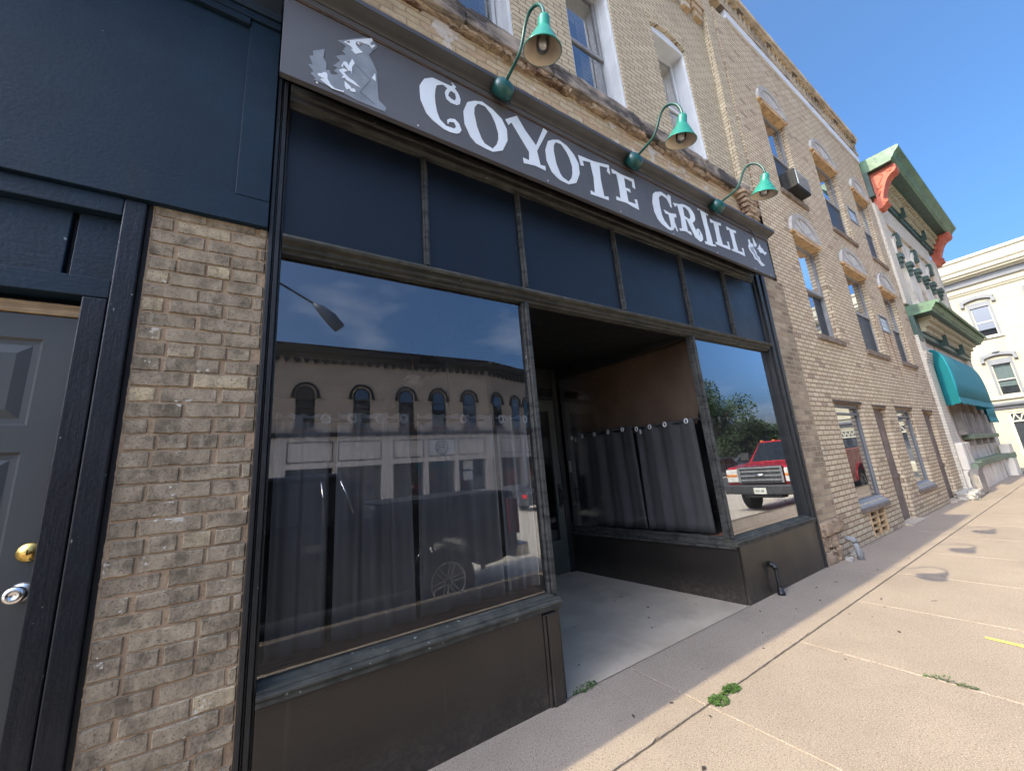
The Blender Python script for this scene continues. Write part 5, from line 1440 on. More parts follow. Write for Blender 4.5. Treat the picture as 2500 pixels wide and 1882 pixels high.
LB('pilaster', mb, M_['brick_paint'], orn)
mb = MB()
mb.box(XA + 0.03, XA + 0.80, -0.24, -0.0305, -0.3, 0.56); mb.box(XA + 0.03, XA + 0.85, -0.16, -0.0305, 0.561, 1.2)
mb.box(XA + 1.2, XB - 0.7, -0.10, 0.059, -0.4, 0.56); mb.box(XB - 0.65, XB + 0.05, -0.24, -0.0305, -0.6, 1.0)
LB('plinth', mb, M_['render'], orn, bevel=0.02)
t = rough_block(XA + 0.0, XA + 0.72, -0.252, -0.1, -0.05, 0.60, 5, 0.02, 77); LB('patched_plinth', t, M_['render_grey'], orn)
mb = MB()
mb.box(XA + 0.86, XA + 1.15, -0.22, 0.055, 0.55, 0.70); mb.box(XA + 1.155, XA + 3.3, -0.17, 0.055, 0.565, 0.715); mb.box(XA + 3.305, XB - 0.66, -0.17, 0.055, 0.56, 0.71); mb.box(XB - 0.655, XB + 0.06, -0.26, 0.055, 0.55, 0.72)
mb.box(XA + 0.2, XA + 0.855, -0.27, -0.1605, 0.575, 0.70)
mb.box(15.0, 16.9, -0.16, 0.055, 1.26, 1.38); mb.box(16.92, 18.8, -0.16, 0.055, 1.26, 1.38)
LB('ledge', mb, M_['ledge_green'], orn, bevel=0.012)
mb = MB()
for xx in (15.25, 16.15, 17.2, 18.2): mb.box(xx, xx + 0.2, -0.10, 0.055, 1.08, 1.258)
for i, xx in enumerate((14.75, 15.3, 15.8, 16.35, 16.9, 17.4, 18.0, 18.5)):
    mb.box(xx, xx + 0.26, -0.03 if i % 2 else -0.06, 0.055, 1.385, 3.0); mb.box(xx + 0.03, xx + 0.23, (-0.03 if i % 2 else -0.06) - 0.03, (-0.0305 if i % 2 else -0.0605), 1.385, 2.0)
LB('blind_arcade', mb, M_['render_grey'], orn)
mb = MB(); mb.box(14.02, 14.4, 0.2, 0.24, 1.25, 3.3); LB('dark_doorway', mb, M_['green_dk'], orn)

def big_cornice(x0, x1, zb, zs, zt, y_low, y_tip, taper, name):
    # zb..zs frieze with dentils, zs..zt projecting cornice
    root = None
    mb = MB()
    pr = [(0.05, zs), (-(y_low - 0.04), zs), (-y_low, zs + 0.015), (-y_low, zs + 0.06), (-(y_low + 0.03), zs + 0.08), (-(y_low + 0.06), zs + 0.13), (-(y_low + 0.10) if y_low + 0.10 < y_tip else -y_tip, zs + 0.2), (-(y_tip - 0.02), zt - 0.10), (-y_tip, zt - 0.07), (-y_tip, zt - 0.02), (-(y_tip - 0.03), zt), (0.3, zt + 0.06)]
    n = len(pr)
    vs = [(x0, y, z) for y, z in pr] + [(x1, y + taper * (1 if y < -0.05 else 0), z) for y, z in pr]
    mb.add(vs, [(i, (i + 1) % n, (i + 1) % n + n, i + n) for i in range(n)] + [tuple(range(n))[::-1], tuple(range(n, 2 * n))])
    root = LB(name, mb, M_['green'], orn)
    mb = MB(); mb.add([(x0 + 0.02, 0.05, zs - 0.004), (x0 + 0.02, -(y_low - 0.02), zs - 0.004), (x1 - 0.02, -(y_low - 0.02) + taper, zs - 0.004), (x1 - 0.02, 0.05, zs - 0.004)], [(0, 1, 2, 3)])  # board under the cornice, its shade put into the darker green
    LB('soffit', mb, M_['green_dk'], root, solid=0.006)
    mb = MB()
    mb.box(x0 + 0.3, x1 - 0.2, -0.06, 0.055, zb, zb + 0.13); mb.box(x0 + 0.3, x1 - 0.2, -0.09, 0.055, zb + 0.131, zb + 0.16)
    mb.box(x0 - 0.02, x0 + 0.33, -0.05, 0.3, zb - 0.12, zs - 0.002)
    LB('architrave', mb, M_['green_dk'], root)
    mb = MB()
    x = x0 + 0.45; h = (zs - zb - 0.17) / 3
    while x < x1 - 0.35:
        for j in range(3):
            mb.box(x, x + 0.10, -0.05 - 0.075 * (j + 1), -0.02, zb + 0.17 + j * h, zb + 0.17 + (j + 1) * h - 0.004)
        x += 0.20
    LB('dentil', mb, M_['dentil'], root)
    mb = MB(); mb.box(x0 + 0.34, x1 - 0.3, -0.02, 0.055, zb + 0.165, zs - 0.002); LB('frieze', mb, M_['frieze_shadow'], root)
    for xx in (x0 + (x1 - x0) * 0.33, x0 + (x1 - x0) * 0.66):
        mb = MB(); mb.box(xx, xx + 0.05, -0.20, -0.02, zb - 0.02, zs - 0.003)
        LB('small_console', mb, M_['green_dk'], root)
    return root
up_c = big_cornice(13.46, 20.4, 8.45, 9.14, 9.52, 0.56, 0.76, 0.07, 'upper_cornice')
lo_c = big_cornice(13.38, 19.75, 3.98, 4.55, 4.80, 0.39, 0.54, 0.02, 'lower_cornice')
def bracket(x0, x1, par):
    pr = [(0.03, 9.13), (-0.55, 9.13), (-0.58, 9.06), (-0.575, 8.95), (-0.53, 8.88), (-0.44, 8.84), (-0.36, 8.76), (-0.29, 8.62), (-0.22, 8.42), (-0.17, 8.24), (-0.17, 8.20), (-0.215, 8.17), (-0.235, 8.11), (-0.215, 8.04), (-0.15, 8.01), (-0.10, 7.95), (0.03, 7.95)]
    mb = MB(); mb.prof_x(pr, x0, x1)
    b_ = LB('bracket', mb, M_['terracotta'], par, bevel=0.008)
    mb = MB()
    for (y, z, r_) in ((-0.20, 8.11, 0.055), (-0.44, 8.98, 0.05), (-0.17, 8.62, 0.06)):
        mb.lathe([(r_, 0.0), (r_, 0.015), (r_ * 0.6, 0.02), (r_ * 0.5, 0.012), (0, 0.014)], (x0, y, z), 14, (-1, 0, 0))
    mb.tube([(x0 - 0.008, -0.12, 8.35), (x0 - 0.008, -0.16, 8.48), (x0 - 0.008, -0.11, 8.60), (x0 - 0.008, -0.2, 8.74), (x0 - 0.008, -0.3, 8.92), (x0 - 0.008, -0.22, 9.02)], 0.012, 6)
    LB('scroll', mb, M_['terracotta'], b_)
bracket(13.62, 13.95, up_c); bracket(19.65, 19.98, up_c)
for a, b in ow:
    cx = (a + b) / 2; yy = 0.06
    mb = MB(); n = 14
    # round hood band with keystone and impost blocks
    r0, r1 = 0.40, 0.52
    vs = []
    for i in range(n + 1):
        t = math.pi * i / n
        for rr, y in ((r0, yy - .002), (r0, yy - .05), (r1, yy - .05), (r1, yy - .002)): vs.append((cx - rr * math.cos(t), y, 6.72 + rr * 1.5 * math.sin(t)))
    mb.add(vs, [(i * 4 + k, i * 4 + (k + 1) % 4, (i + 1) * 4 + (k + 1) % 4, (i + 1) * 4 + k) for i in range(n) for k in range(4)])
    w = LB('arched_window', mb, M_['render'], orn)
    mb = MB(); mb.prof_y([(cx - 0.07, 7.12), (cx + 0.07, 7.12), (cx + 0.11, 7.56), (cx - 0.11, 7.56)], yy - 0.11, yy - .002); LB('keystone', mb, M_['green_dk'], w)
    for sx_ in (-1, 1):
        xx = cx + sx_ * 0.47
        mb = MB(); mb.box(xx - 0.14, xx + 0.14, yy - 0.14, yy - .002, 6.56, 6.70); mb.box(xx - 0.10, xx + 0.10, yy - 0.10, yy - .002, 6.43, 6.559); mb.box(xx - 0.06, xx + 0.06, yy - 0.07, yy - .002, 6.28, 6.429)
        LB('impost', mb, M_['green_dk'], w)
    mb = MB(); mb.prof_y([(cx - 0.40, 6.751)] + [(cx - 0.395 * math.cos(math.pi * i / 10), 6.752 + 0.59 * math.sin(math.pi * i / 10)) for i in range(11)] + [(cx + 0.40, 6.751)], yy - 0.012, yy - .003); LB('arch_panel', mb, M_['soffit_wood'], w)
    mb = MB(); mb.box(a, b, yy + 0.15, yy + 0.19, 4.95, 6.75); LB('shutter', mb, M_['render_grey'], w)
    mb = MB()
    for i in range(3): mb.box(a + 0.2 * (i + 1) - 0.02, a + 0.2 * (i + 1) + 0.02, yy + 0.10, yy + 0.149, 4.95, 6.75)
    LB('mullion', mb, M_['render'], w)
# canvas awnings
def awning(x0, x1, zt, zb, out, label, name='awning', splay=0.45):
    o = empty(name, ((x0 + x1) / 2, 0, zb), label, 'awning', 'teal awnings of the ornate building')
    n = 12; mb = MB(); arc = []
    for i in range(n + 1):
        t = (math.pi / 2) * i / n
        arc.append((0.03 - out * math.sin(t) ** 0.7, zb + 0.18 + (zt - zb - 0.18) * math.cos(t) ** 0.62))
    vs = []; m_ = 24
    def flare(x, y, z):
        # the hoops splay outward at both ends
        k = max(0.0, (0.03 - y) / out)
        e = 1 - min(1, (x - x0) / 0.5) if x < (x0 + x1) / 2 else -(1 - min(1, (x1 - x) / 0.5))
        return lean(x - splay * e * k, y, z)
    for j in range(m_ + 1):
        x = x0 + (x1 - x0) * j / m_
        for y, z in arc: vs.append((x, y, z))
    N_ = n + 1
    fs = [(j * N_ + i, j * N_ + i + 1, (j + 1) * N_ + i + 1, (j + 1) * N_ + i) for j in range(m_) for i in range(n)]
    mb.add(vs, fs, True); mb.map(flare)
    build('canopy', mb, M_['teal'], o, solid=0.006)
    for x in (x0, x1):
        q = [(x, 0.03 + (-out) * k / 8, zb + 0.03 * abs(math.sin(k * math.pi / 2 * 1.5))) for k in range(9)]
        mb = MB(); vs = [(x, y, z) for y, z in arc] + [(x, 0.03 - out, zb + 0.02)] + q[::-1][1:]
        mb.add(vs, [tuple(range(len(vs)))]); mb.map(flare)
        build('side', mb, M_['teal'], o, solid=0.006)
    mb = MB(); vs = []; k_ = 80
    for j in range(k_ + 1):
        x = x0 + (x1 - x0) * j / k_
        vs += [(x, 0.03 - out - 0.003, zb + 0.182), (x, 0.03 - out - 0.010, zb + 0.05 - 0.05 * abs(math.sin(j / k_ * math.pi * 10)))]
    mb.add(vs, [(2 * j, 2 * j + 1, 2 * j + 3, 2 * j + 2) for j in range(k_)]); mb.map(flare)
    build('valance', mb, M_['teal'], o, solid=0.006)
awning(14.05, 17.6, 3.66, 2.12, 0.34, 'teal rounded canvas awning on the front of the ornate cream building')
awning(19.15, 19.8, 2.95, 1.75, 0.12, 'smaller dark teal awning at the far corner of the ornate cream building')

# ---------------------------------------------------------------- white corner building across the side street
wh = empty('white_building', (33, -2, -0.9), 'large white corner building across the side street in full sun, far right', 'building')
XW = 33.0
mb = MB()
cols_ = [0.40 - 2.2 * k for k in range(-3, 4)]
wops = [(y - 0.43, y + 0.43, 6.38, 8.38) for y in cols_] + [(y - 0.43, y + 0.43, 3.12, 5.12) for y in cols_]
wops += [(-1.75, 0.80, -0.15, 2.25), (-6.2, -2.6, -0.15, 2.25), (-8.9, -6.9, -0.15, 2.25)]
mbt = MB(); wall(mbt, -9.3, 12, -1.2, 11.0, 0, wops, 0.18)
mbt.v = [(XW + y, x, z) for x, y, z in mbt.v]
build('wall', mbt, M_['white_brick'], wh)
mb = MB(); mb.box(XW + 0.2, XW + 14, -9.3, 12, -1.2, 10.9)
build('rear_block', mb, M_['room'], wh)
mb = MB(); mb.add([(XW, -9.3, -1.2), (XW + 14, -9.3, -1.2), (XW + 14, -9.3, 11), (XW, -9.3, 11)], [(0, 1, 2, 3)]); mb.add([(XW, 12, -1.2), (XW + 14, 12, -1.2), (XW + 14, 12, 11), (XW, 12, 11)], [(0, 1, 2, 3)])
build('side_wall', mb, M_['white_brick'], wh)
def prof_yw(prof, y0, y1):
    n = len(prof); vs = [(XW + x, y0, z) for x, z in prof] + [(XW + x, y1, z) for x, z in prof]
    mb = MB(); mb.add(vs, [(i, (i + 1) % n, (i + 1) % n + n, i + n) for i in range(n)] + [tuple(range(n))[::-1], tuple(range(n, 2 * n))]); return mb
build('cornice', prof_yw([(-0.001, 9.78), (-0.25, 9.80), (-0.30, 9.86), (-0.45, 9.92), (-0.48, 10.02), (-0.56, 10.05), (-0.58, 10.2), (-0.66, 10.3), (-0.70, 10.72), (-0.78, 10.8), (-0.80, 10.95), (0.4, 11.0)], -9.3, 12), M_['white_trim'], wh)
build('soffit_shadow_board', prof_yw([(-0.001, 9.45), (-0.10, 9.45), (-0.14, 9.779), (-0.001, 9.779)], -9.3, 12), M_['grey_trim'], wh)
build('frieze_moulding', prof_yw([(-0.001, 8.98), (-0.05, 8.99), (-0.10, 9.10), (-0.14, 9.12), (-0.15, 9.22), (-0.001, 9.24)], -9.3, 12), M_['white_trim'], wh)
build('shopfront_cornice', prof_yw([(-0.001, 2.42), (-0.06, 2.43), (-0.10, 2.55), (-0.22, 2.62), (-0.25, 2.72), (-0.001, 2.80)], -9.3, 12), M_['grey_trim'], wh)
build('sill_moulding', prof_yw([(-0.001, 2.94), (-0.10, 2.95), (-0.12, 3.06), (-0.001, 3.08)], -9.3, 12), M_['white_trim'], wh)
def wwin(y, z0, z1, top):
    a, b = y - 0.43, y + 0.43
    mb = MB()
    for (p, q, r_, s_, d) in ((a + .002, a + .09, z0, z1, .02), (b - .09, b - .002, z0, z1, .02), (a + .0905, b - .0905, z1 - .28, z1 - .002, .03)):
        mb.box(XW + d - 0.04, XW + 0.12, p, q, r_, s_)
    w = build('window', mb, M_['grey_trim'], wh)
    mb = MB(); zm = (z0 + z1 - .28) / 2
    for (p, q, r_, s_) in ((a + .0905, a + .13, z0, z1 - .281), (b - .13, b - .0905, z0, z1 - .281), (a + .1305, b - .1305, zm - .03, zm + .03), (a + .1305, b - .1305, z0, z0 + .08)):
        mb.box(XW + 0.06, XW + 0.13, p, q, r_, s_)
    build('sash', mb, M_['white_trim'], w)
    mb = MB(); mb.add([(XW + .11, a + .1, z0), (XW + .11, b - .1, z0), (XW + .11, b - .1, z1 - .28), (XW + .11, a + .1, z1 - .28)], [(0, 1, 2, 3)])
    build('pane', mb, M_['glass_dark'], w)
    if not top:
        mb = MB()
        for k in range(16): mb.box(XW + .15 + 0.01 * (k % 2), XW + .175 + 0.01 * (k % 2), a + .1 + k * .041, a + .14 + k * .041, z0 + 0.5, z1 - .28)
        build('lace_curtain', mb, M_['lace'], w)
    # pediment hood
    n = 10; lo = []; hi = []
    for i in range(n + 1):
        t = -1 + 2 * i / n
        lo.append((y + t * 0.56, z1 + 0.06 + 0.14 * (1 - t * t))); hi.append((y + t * 0.62, z1 + 0.22 + 0.14 * (1 - t * t)))
    pl = lo + hi[::-1]
    N_ = len(pl)
    mb = MB(); mb.add([(XW - 0.002, p, q) for p, q in pl] + [(XW - 0.14, p, q) for p, q in pl], [(i, (i + 1) % N_, (i + 1) % N_ + N_, i + N_) for i in range(N_)] + [tuple(range(N_))[::-1], tuple(range(N_, 2 * N_))])
    for s_ in (-1, 1): mb.box(XW - 0.15, XW - 0.002, y + s_ * 0.56 - 0.07, y + s_ * 0.56 + 0.07, z1 - 0.12, z1 + 0.10)
    build('window_hood', mb, M_['grey_trim'], w)
    mb = MB(); mb.box(XW - 0.09, XW + 0.05, a - 0.06, b + 0.06, z0 - 0.09, z0 - 0.003)
    build('sill', mb, M_['white_trim'], w)
    if not top:
        mb = MB(); mb.lathe([(0.0, 0.0), (0.16, 0.0), (0.10, 0.05), (0.0, 0.09)], (XW - 0.08, y, z1 + 0.36), 10); build('finial', mb, M_['grey_trim'], w)
for y in cols_:
    wwin(y, 6.38, 8.38, True); wwin(y, 3.12, 5.12, False)
for (a, b) in ((-1.75, 0.80), (-6.2, -2.6), (-8.9, -6.9)):
    mb = MB()
    for (p, q, r_, s_) in ((a, a + .1, -.15, 2.25), (b - .1, b, -.15, 2.25), (a + .101, b - .101, 2.15, 2.25), (a + .101, b - .101, 1.72, 1.80), (a + .101, b - .101, -.15, -.02)): mb.box(XW + 0.03, XW + 0.14, p, q, r_, s_)
    n = 9; w_ = (b - a - 0.2) / n
    for k in range(n):
        y0 = a + 0.1 + k * w_
        for (p, q) in (((y0, 1.8), (y0 + w_ / 2, 2.15)), ((y0 + w_ / 2, 2.15), (y0 + w_, 1.8))):
            d = 0.025
            mb.hexa([(XW + .06, p[0] - d, p[1]), (XW + .06, p[0] + d, p[1]), (XW + .09, p[0] + d, p[1]), (XW + .09, p[0] - d, p[1]), (XW + .06, q[0] - d, q[1]), (XW + .06, q[0] + d, q[1]), (XW + .09, q[0] + d, q[1]), (XW + .09, q[0] - d, q[1])])
    s_ = build('shop_window', mb, M_['white_trim'], wh)
    mb = MB(); mb.add([(XW + .12, a, -.1), (XW + .12, b, -.1), (XW + .12, b, 2.2), (XW + .12, a, 2.2)], [(0, 1, 2, 3)]); build('pane', mb, M_['mirror_pane'], s_)
    if a == -1.75:
        for txt, zz, hh in (('FIN', 0.92, .2), ('L', 0.66, .13), ('SER', 0.42, .2), ('Soc', 0.12, .14)):
            cu = bpy.data.curves.new('t', 'FONT'); cu.body = txt; cu.size = hh * 1.35; cu.extrude = 0.004
            to = bpy.data.objects.new('t', cu); C.objects.link(to)
            me = bpy.data.meshes.new_from_object(to.evaluated_get(bpy.context.evaluated_depsgraph_get()))
            bpy.data.objects.remove(to); bpy.data.curves.remove(cu)
            y0 = -0.62 if txt != 'L' else -0.86
            for v in me.vertices:
                c_ = v.co.copy(); v.co = Vector((XW + .105 + c_.z, y0 - c_.x, zz + c_.y)) - ORG[wh.name]
            me.materials.clear(); me.materials.append(M_['white_ink']); me.name = 'lettering'
            o = bpy.data.objects.new('lettering', me); C.objects.link(o); o.parent = s_; ORG[o.name] = ORG[wh.name]
o = empty('planter_box', (32.4, 0.0, -0.95), 'orange wooden planter box along the foot of the white building', 'planter')
mb = MB()
for i in range(3): mb.box(32.1, 32.7, -1.4, 0.75, -0.95 + 0.11 * i, -0.85 + 0.11 * i)
build('boards', mb, M_['orange_wood'], o, bevel=0.01)
mb = MB(); mb.box(32.15, 32.65, -1.35, 0.7, -0.8, -0.64); build('soil', mb, M_['bark'], o)

M_['lamp_steel'] = paint('grey_blue_lamp_steel', (0.10, 0.13, 0.18), 0.5, 0.1, 2, 0)
# ---------------------------------------------------------------- the street behind: pickups, opposite buildings, trees (seen in the glass)
def arc_pts(cx, cz, r, a0, a1, n=12):
    return [(cx + r * math.cos(a0 + (a1 - a0) * i / n), cz + r * math.sin(a0 + (a1 - a0) * i / n)) for i in range(n + 1)]
def pickup(ox, oy, zg, sc, mat, label, black):
    # nose toward -x; local x runs 0 (nose) to 5.9, local y 0 (kerb side) to -2.0, z up from the street
    root = empty('pickup_truck', (ox + 2.9 * sc, oy - 1.0 * sc, zg), label, 'pickup truck')
    lift = 0.0 if black else 0.11
    def T(mb, nm=''):
        wheel = nm in ('tyre', 'wheel_hub', 'rim')
        if wheel and not black: mb.map(lambda x, y, z: (ox + x * sc, oy + y * sc, zg + z * 1.14 * sc)); return mb
        mb.map(lambda x, y, z: (ox + x * sc, oy + y * sc, zg + (z + lift) * sc)); return mb
    def part(nm, mb, mt, par=root, **k): return build(nm, T(mb, nm), mt, par, **k)
    wf, wr, rw = 1.02, 4.72, 0.40
    prof = [(0.10, 0.62), (0.06, 0.80), (0.08, 1.12), (0.16, 1.20), (1.25, 1.27), (1.45, 1.30), (3.72, 1.36), (3.76, 1.46), (5.82, 1.48), (5.86, 1.40), (5.84, 0.62), (5.5, 0.52)]
    prof += arc_pts(wr, 0.47, 0.50, 0.05, math.pi - 0.05) + [(4.15, 0.42), (1.6, 0.42)] + arc_pts(wf, 0.47, 0.50, 0.05, math.pi - 0.05) + [(0.45, 0.50)]
    mb = MB(); mb.prof_y(prof, -1.98, -0.02)
    mb.v = [(x, y * 1.0 if not (z > 1.15) else -1 + (y + 1) * 0.965, z) for x, y, z in mb.v]
    body = part('body', mb, mat, bevel=0.03)
    # cab greenhouse
    def cab(x0, x1, x2, x3, z0, z1, i0, i1):
        return [(x0, -i0, z0), (x3, -i0, z0), (x3, -2 + i0, z0), (x0, -2 + i0, z0), (x1, -i1, z1), (x2, -i1, z1), (x2, -2 + i1, z1), (x1, -2 + i1, z1)]
    mb = MB(); mb.hexa(cab(1.38, 2.02, 3.45, 3.72, 1.27, 1.92, 0.06, 0.22))
    cb = part('cab', mb, mat, bevel=0.05)
    mb = MB()
    def side_pane(xa, xb, xc, xd, s_):
        def yy(z): return (0.06 + (z - 1.27) / 0.65 * 0.16) - 0.008
        pts = [(xa, 1.36), (xb, 1.36), (xc, 1.83), (xd, 1.83)]
        if s_ > 0: q = [(x, -yy(z), z) for x, z in pts]
        else: q = [(x, -2 + yy(z), z) for x, z in pts]
        mb.add(q, [(0, 1, 2, 3)])
    for s_ in (1, -1):
        side_pane(1.62, 2.42, 2.42, 2.10, s_); side_pane(2.52, 3.12, 3.10, 2.52, s_); side_pane(3.2, 3.52, 3.38, 3.18, s_)
    mb.add([(1.44, -0.16, 1.31), (1.44, -1.84, 1.31), (1.985, -1.74, 1.88), (1.985, -0.26, 1.88)], [(0, 1, 2, 3)])
    mb.v = [(x - 0.03 if abs(x - 1.44) < .01 or abs(x - 1.985) < .01 else x, y, z) for x, y, z in mb.v]
    mb.add([(3.715, -0.3, 1.42), (3.715, -1.7, 1.42), (3.54, -1.6, 1.82), (3.54, -0.4, 1.82)], [(0, 1, 2, 3)])
    part('window_glass', mb, M_['car_glass'], cb)
    mb = MB()
    if black:
        for (a, b, c, d) in ((3.19, 1.38, 3.17, 1.82), (3.53, 1.38, 3.39, 1.82), (2.50, 1.36, 2.50, 1.83)):
            for y_ in (0.075,):
                mb.tube([(a, -0.085, b), ((a + c) / 2 + 0.02, -0.15, (b + d) / 2), (c, -0.2, d)], 0.012, 6)
        part('window_trim', mb, M_['chrome'], cb)
    # wheels
    for wx in (wf, wr):
        for wy, sgn in ((-0.03, 1), (-1.97, -1)):
            mb = MB(); mb.lathe([(0.25, -0.03), (0.30, 0.0), (0.38, -0.005), (0.40, -0.04), (0.40, -0.22), (0.38, -0.255), (0.28, -0.26), (0.25, -0.24)], (wx, wy, rw), 32, (0, sgn, 0))
            ty = part('tyre', mb, M_['rubber'])
            mb = MB(); mb.lathe([(0.0, -0.09), (0.05, -0.03), (0.055, -0.06), (0.07, -0.10), (0.20, -0.12), (0.235, -0.02), (0.25, -0.015), (0.255, -0.03), (0.25, -0.2)], (wx, wy, rw), 32, (0, sgn, 0))
            part('wheel_hub', mb, M_['iron'], ty)
            mb = MB()
            for k in range(6):
                t = k * math.pi / 3 + 0.2
                for o_ in (-0.022, 0.022):
                    c_, s_ = math.cos(t), math.sin(t)
                    mb.tube([(wx + c_ * 0.045 - s_ * o_, wy - sgn * 0.045, rw + s_ * 0.045 + c_ * o_), (wx + c_ * 0.235 - s_ * o_ * 1.5, wy - sgn * 0.022, rw + s_ * 0.235 + c_ * o_ * 1.5)], 0.009, 6)
            mb.lathe([(0.06, -0.035), (0.06, -0.02), (0.045, -0.015), (0.04, -0.025)], (wx, wy, rw), 20, (0, sgn, 0)); mb.lathe([(0.228, -0.02), (0.24, -0.005), (0.252, -0.012)], (wx, wy, rw), 32, (0, sgn, 0))
            part('rim', mb, M_['alloy'], ty)
            n = 14; mb = MB(); vs = []
            for i in range(n + 1):
                t = math.pi * i / n
                for rr, dy in ((0.485, -0.01), (0.485, 0.018), (0.535, 0.018), (0.545, -0.01)): vs.append((wx + rr * math.cos(t), wy + sgn * (dy + 0.012), 0.47 + rr * math.sin(t)))
            mb.add(vs, [(i * 4 + k, i * 4 + (k + 1) % 4, (i + 1) * 4 + (k + 1) % 4, (i + 1) * 4 + k) for i in range(n) for k in range(4)], True)
            part('wheel_arch', mb, mat, body)
    # doors: shut lines, handles
    mb = MB()
    for xx in (1.5, 2.47, 3.30):
        for yy in (-0.012, -1.988): mb.box(xx - .004, xx + .004, yy - .008, yy + .008, 0.5, 1.3)
    part('door_gap', mb, M_['black'], body)
    for xx in (2.25, 3.12):
        for yy in (-0.012, -1.988):
            mb = MB(); mb.box(xx - .11, xx + .11, yy - .012, yy + .022, 1.10, 1.135); mb.box(xx - .10, xx + .10, yy - .006, yy + .004, 1.05, 1.095)
            part('door_handle', mb, M_['chrome'] if black else M_['plastic_dk'], body, bevel=0.006)
    for yy, s_ in ((0.0, 1), (-2.0, -1)):
        mb = MB(); mb.box(1.62, 1.78, min(yy + s_ * .0, yy + s_ * .26), max(yy, yy + s_ * .26), 1.36, 1.60); mb.tube([(1.72, yy - s_ * .1, 1.36), (1.72, yy + s_ * .1, 1.42)], .02, 6)
        part('door_mirror', mb, M_['plastic_dk'], body, bevel=0.03)
    # front end
    mb = MB(); mb.box(0.0, 0.09, -1.60, -0.40, 0.72, 1.20)
    gr = part('grille', mb, M_['plastic_dk'], body, bevel=0.03)
    mb = MB()
    for zz in (0.80, 0.92, 1.04, 1.14): mb.box(-0.02, 0.0, -1.54, -0.46, zz, zz + 0.045)
    for yy in (-1.57, -0.43): mb.box(-0.02, 0.0, yy - 0.03, yy + 0.03, 0.74, 1.18)
    part('grille_bar', mb, M_['grey_trim'], gr, bevel=0.008)
    mb = MB(); mb.lathe([(0, 0.0), (0.5, 0.0), (0.5, 0.014), (0, 0.02)], (0, 0, 0), 20, (-1, 0, 0)); mb.v = [(-0.022 + x, -1.0 + y * 0.24, 0.96 + z * 0.09) for x, y, z in mb.v]
    part('oval_badge', mb, M_['chrome'], gr)
    for yy in (-0.21, -1.79):
        mb = MB(); mb.box(0.01, 0.2, yy - 0.17, yy + 0.17, 0.76, 1.14)
        hl = part('headlight', mb, M_['lens'], body, bevel=0.03)
        mb = MB(); mb.box(-0.004, 0.2, yy - 0.15, yy + 0.15, 0.93, 0.99); part('indicator', mb, M_['amber'], hl)
    mb = MB(); mb.box(-0.17, 0.12, -2.0, 0.0, 0.44, 0.70); mb.box(-0.06, 0.3, -1.5, -0.5, 0.34, 0.439)
    bp = part('front_bumper', mb, M_['plastic_dk'] if not black else M_['chrome'], body, bevel=0.04)
    mb = MB(); mb.box(-0.185, -0.171, -1.16, -0.84, 0.46, 0.62); part('licence_plate', mb, M_['plate'], bp)
    if not black:
        mb = MB()
        for i, (a, b) in enumerate(((-0.10, .03), (-0.05, .03), (0.0, .02), (0.05, .03), (0.09, .03))): mb.box(-0.187, -0.1855, -1.0 + a - b / 2 - .005, -1.0 + a + b / 2 - .01, 0.50, 0.57)
        part('plate_mark', mb, M_['ink'], bp)
        for k in range(5):
            mb = MB(); yy = -1 + (k - 2) * 0.36
            mb.box(2.05, 2.17, yy - 0.035, yy + 0.035, 1.915, 1.955); part('roof_light', mb, M_['amber'], cb, bevel=0.012)
        mb = MB(); mb.tube([(1.95, -0.62 + 0.2 * math.cos(t), 1.40 + 0.2 * math.sin(t)) for t in [i * math.pi / 8 for i in range(17)]], 0.018, 6)
        part('steering_wheel', mb, M_['black'], cb)
        mb = MB(); mb.tube([(1.5, 0.02, 1.33), (1.1, 0.05, 1.36), (0.6, 0.03, 1.30), (0.5, 0.0, 1.0)], 0.03, 6)
        part('fender_tube', mb, M_['plastic_dk'], body)
    # rear end
    mb = MB(); mb.box(5.80, 6.05, -1.95, -0.05, 0.50, 0.70)
    part('rear_bumper', mb, M_['chrome'] if black else M_['plastic_dk'], body, bevel=0.03)
    for yy in (-0.07, -1.93):
        mb = MB(); mb.box(5.70, 5.875, yy - 0.075, yy + 0.075, 0.86, 1.36); part('tail_light', mb, M_['red_lens'], body, bevel=0.01)
    mb = MB(); mb.box(5.862, 5.88, -1.7, -0.3, 0.80, 1.42); part('tailgate', mb, mat, body, bevel=0.008)
    mb = MB(); mb.box(3.85, 5.78, -1.80, -0.20, 1.481, 1.486); part('bed_opening', mb, M_['black'], body)
    return root
pickup(-2.62, -2.86, -0.40, 1.0, M_['truck_black'], 'black crew cab pickup parked at the kerb, mirrored in the big left window', True)
pickup(12.05, -2.50, -0.42, 1.02, M_['truck_red'], 'red heavy duty pickup parked farther along the kerb, mirrored in the small right window', False)

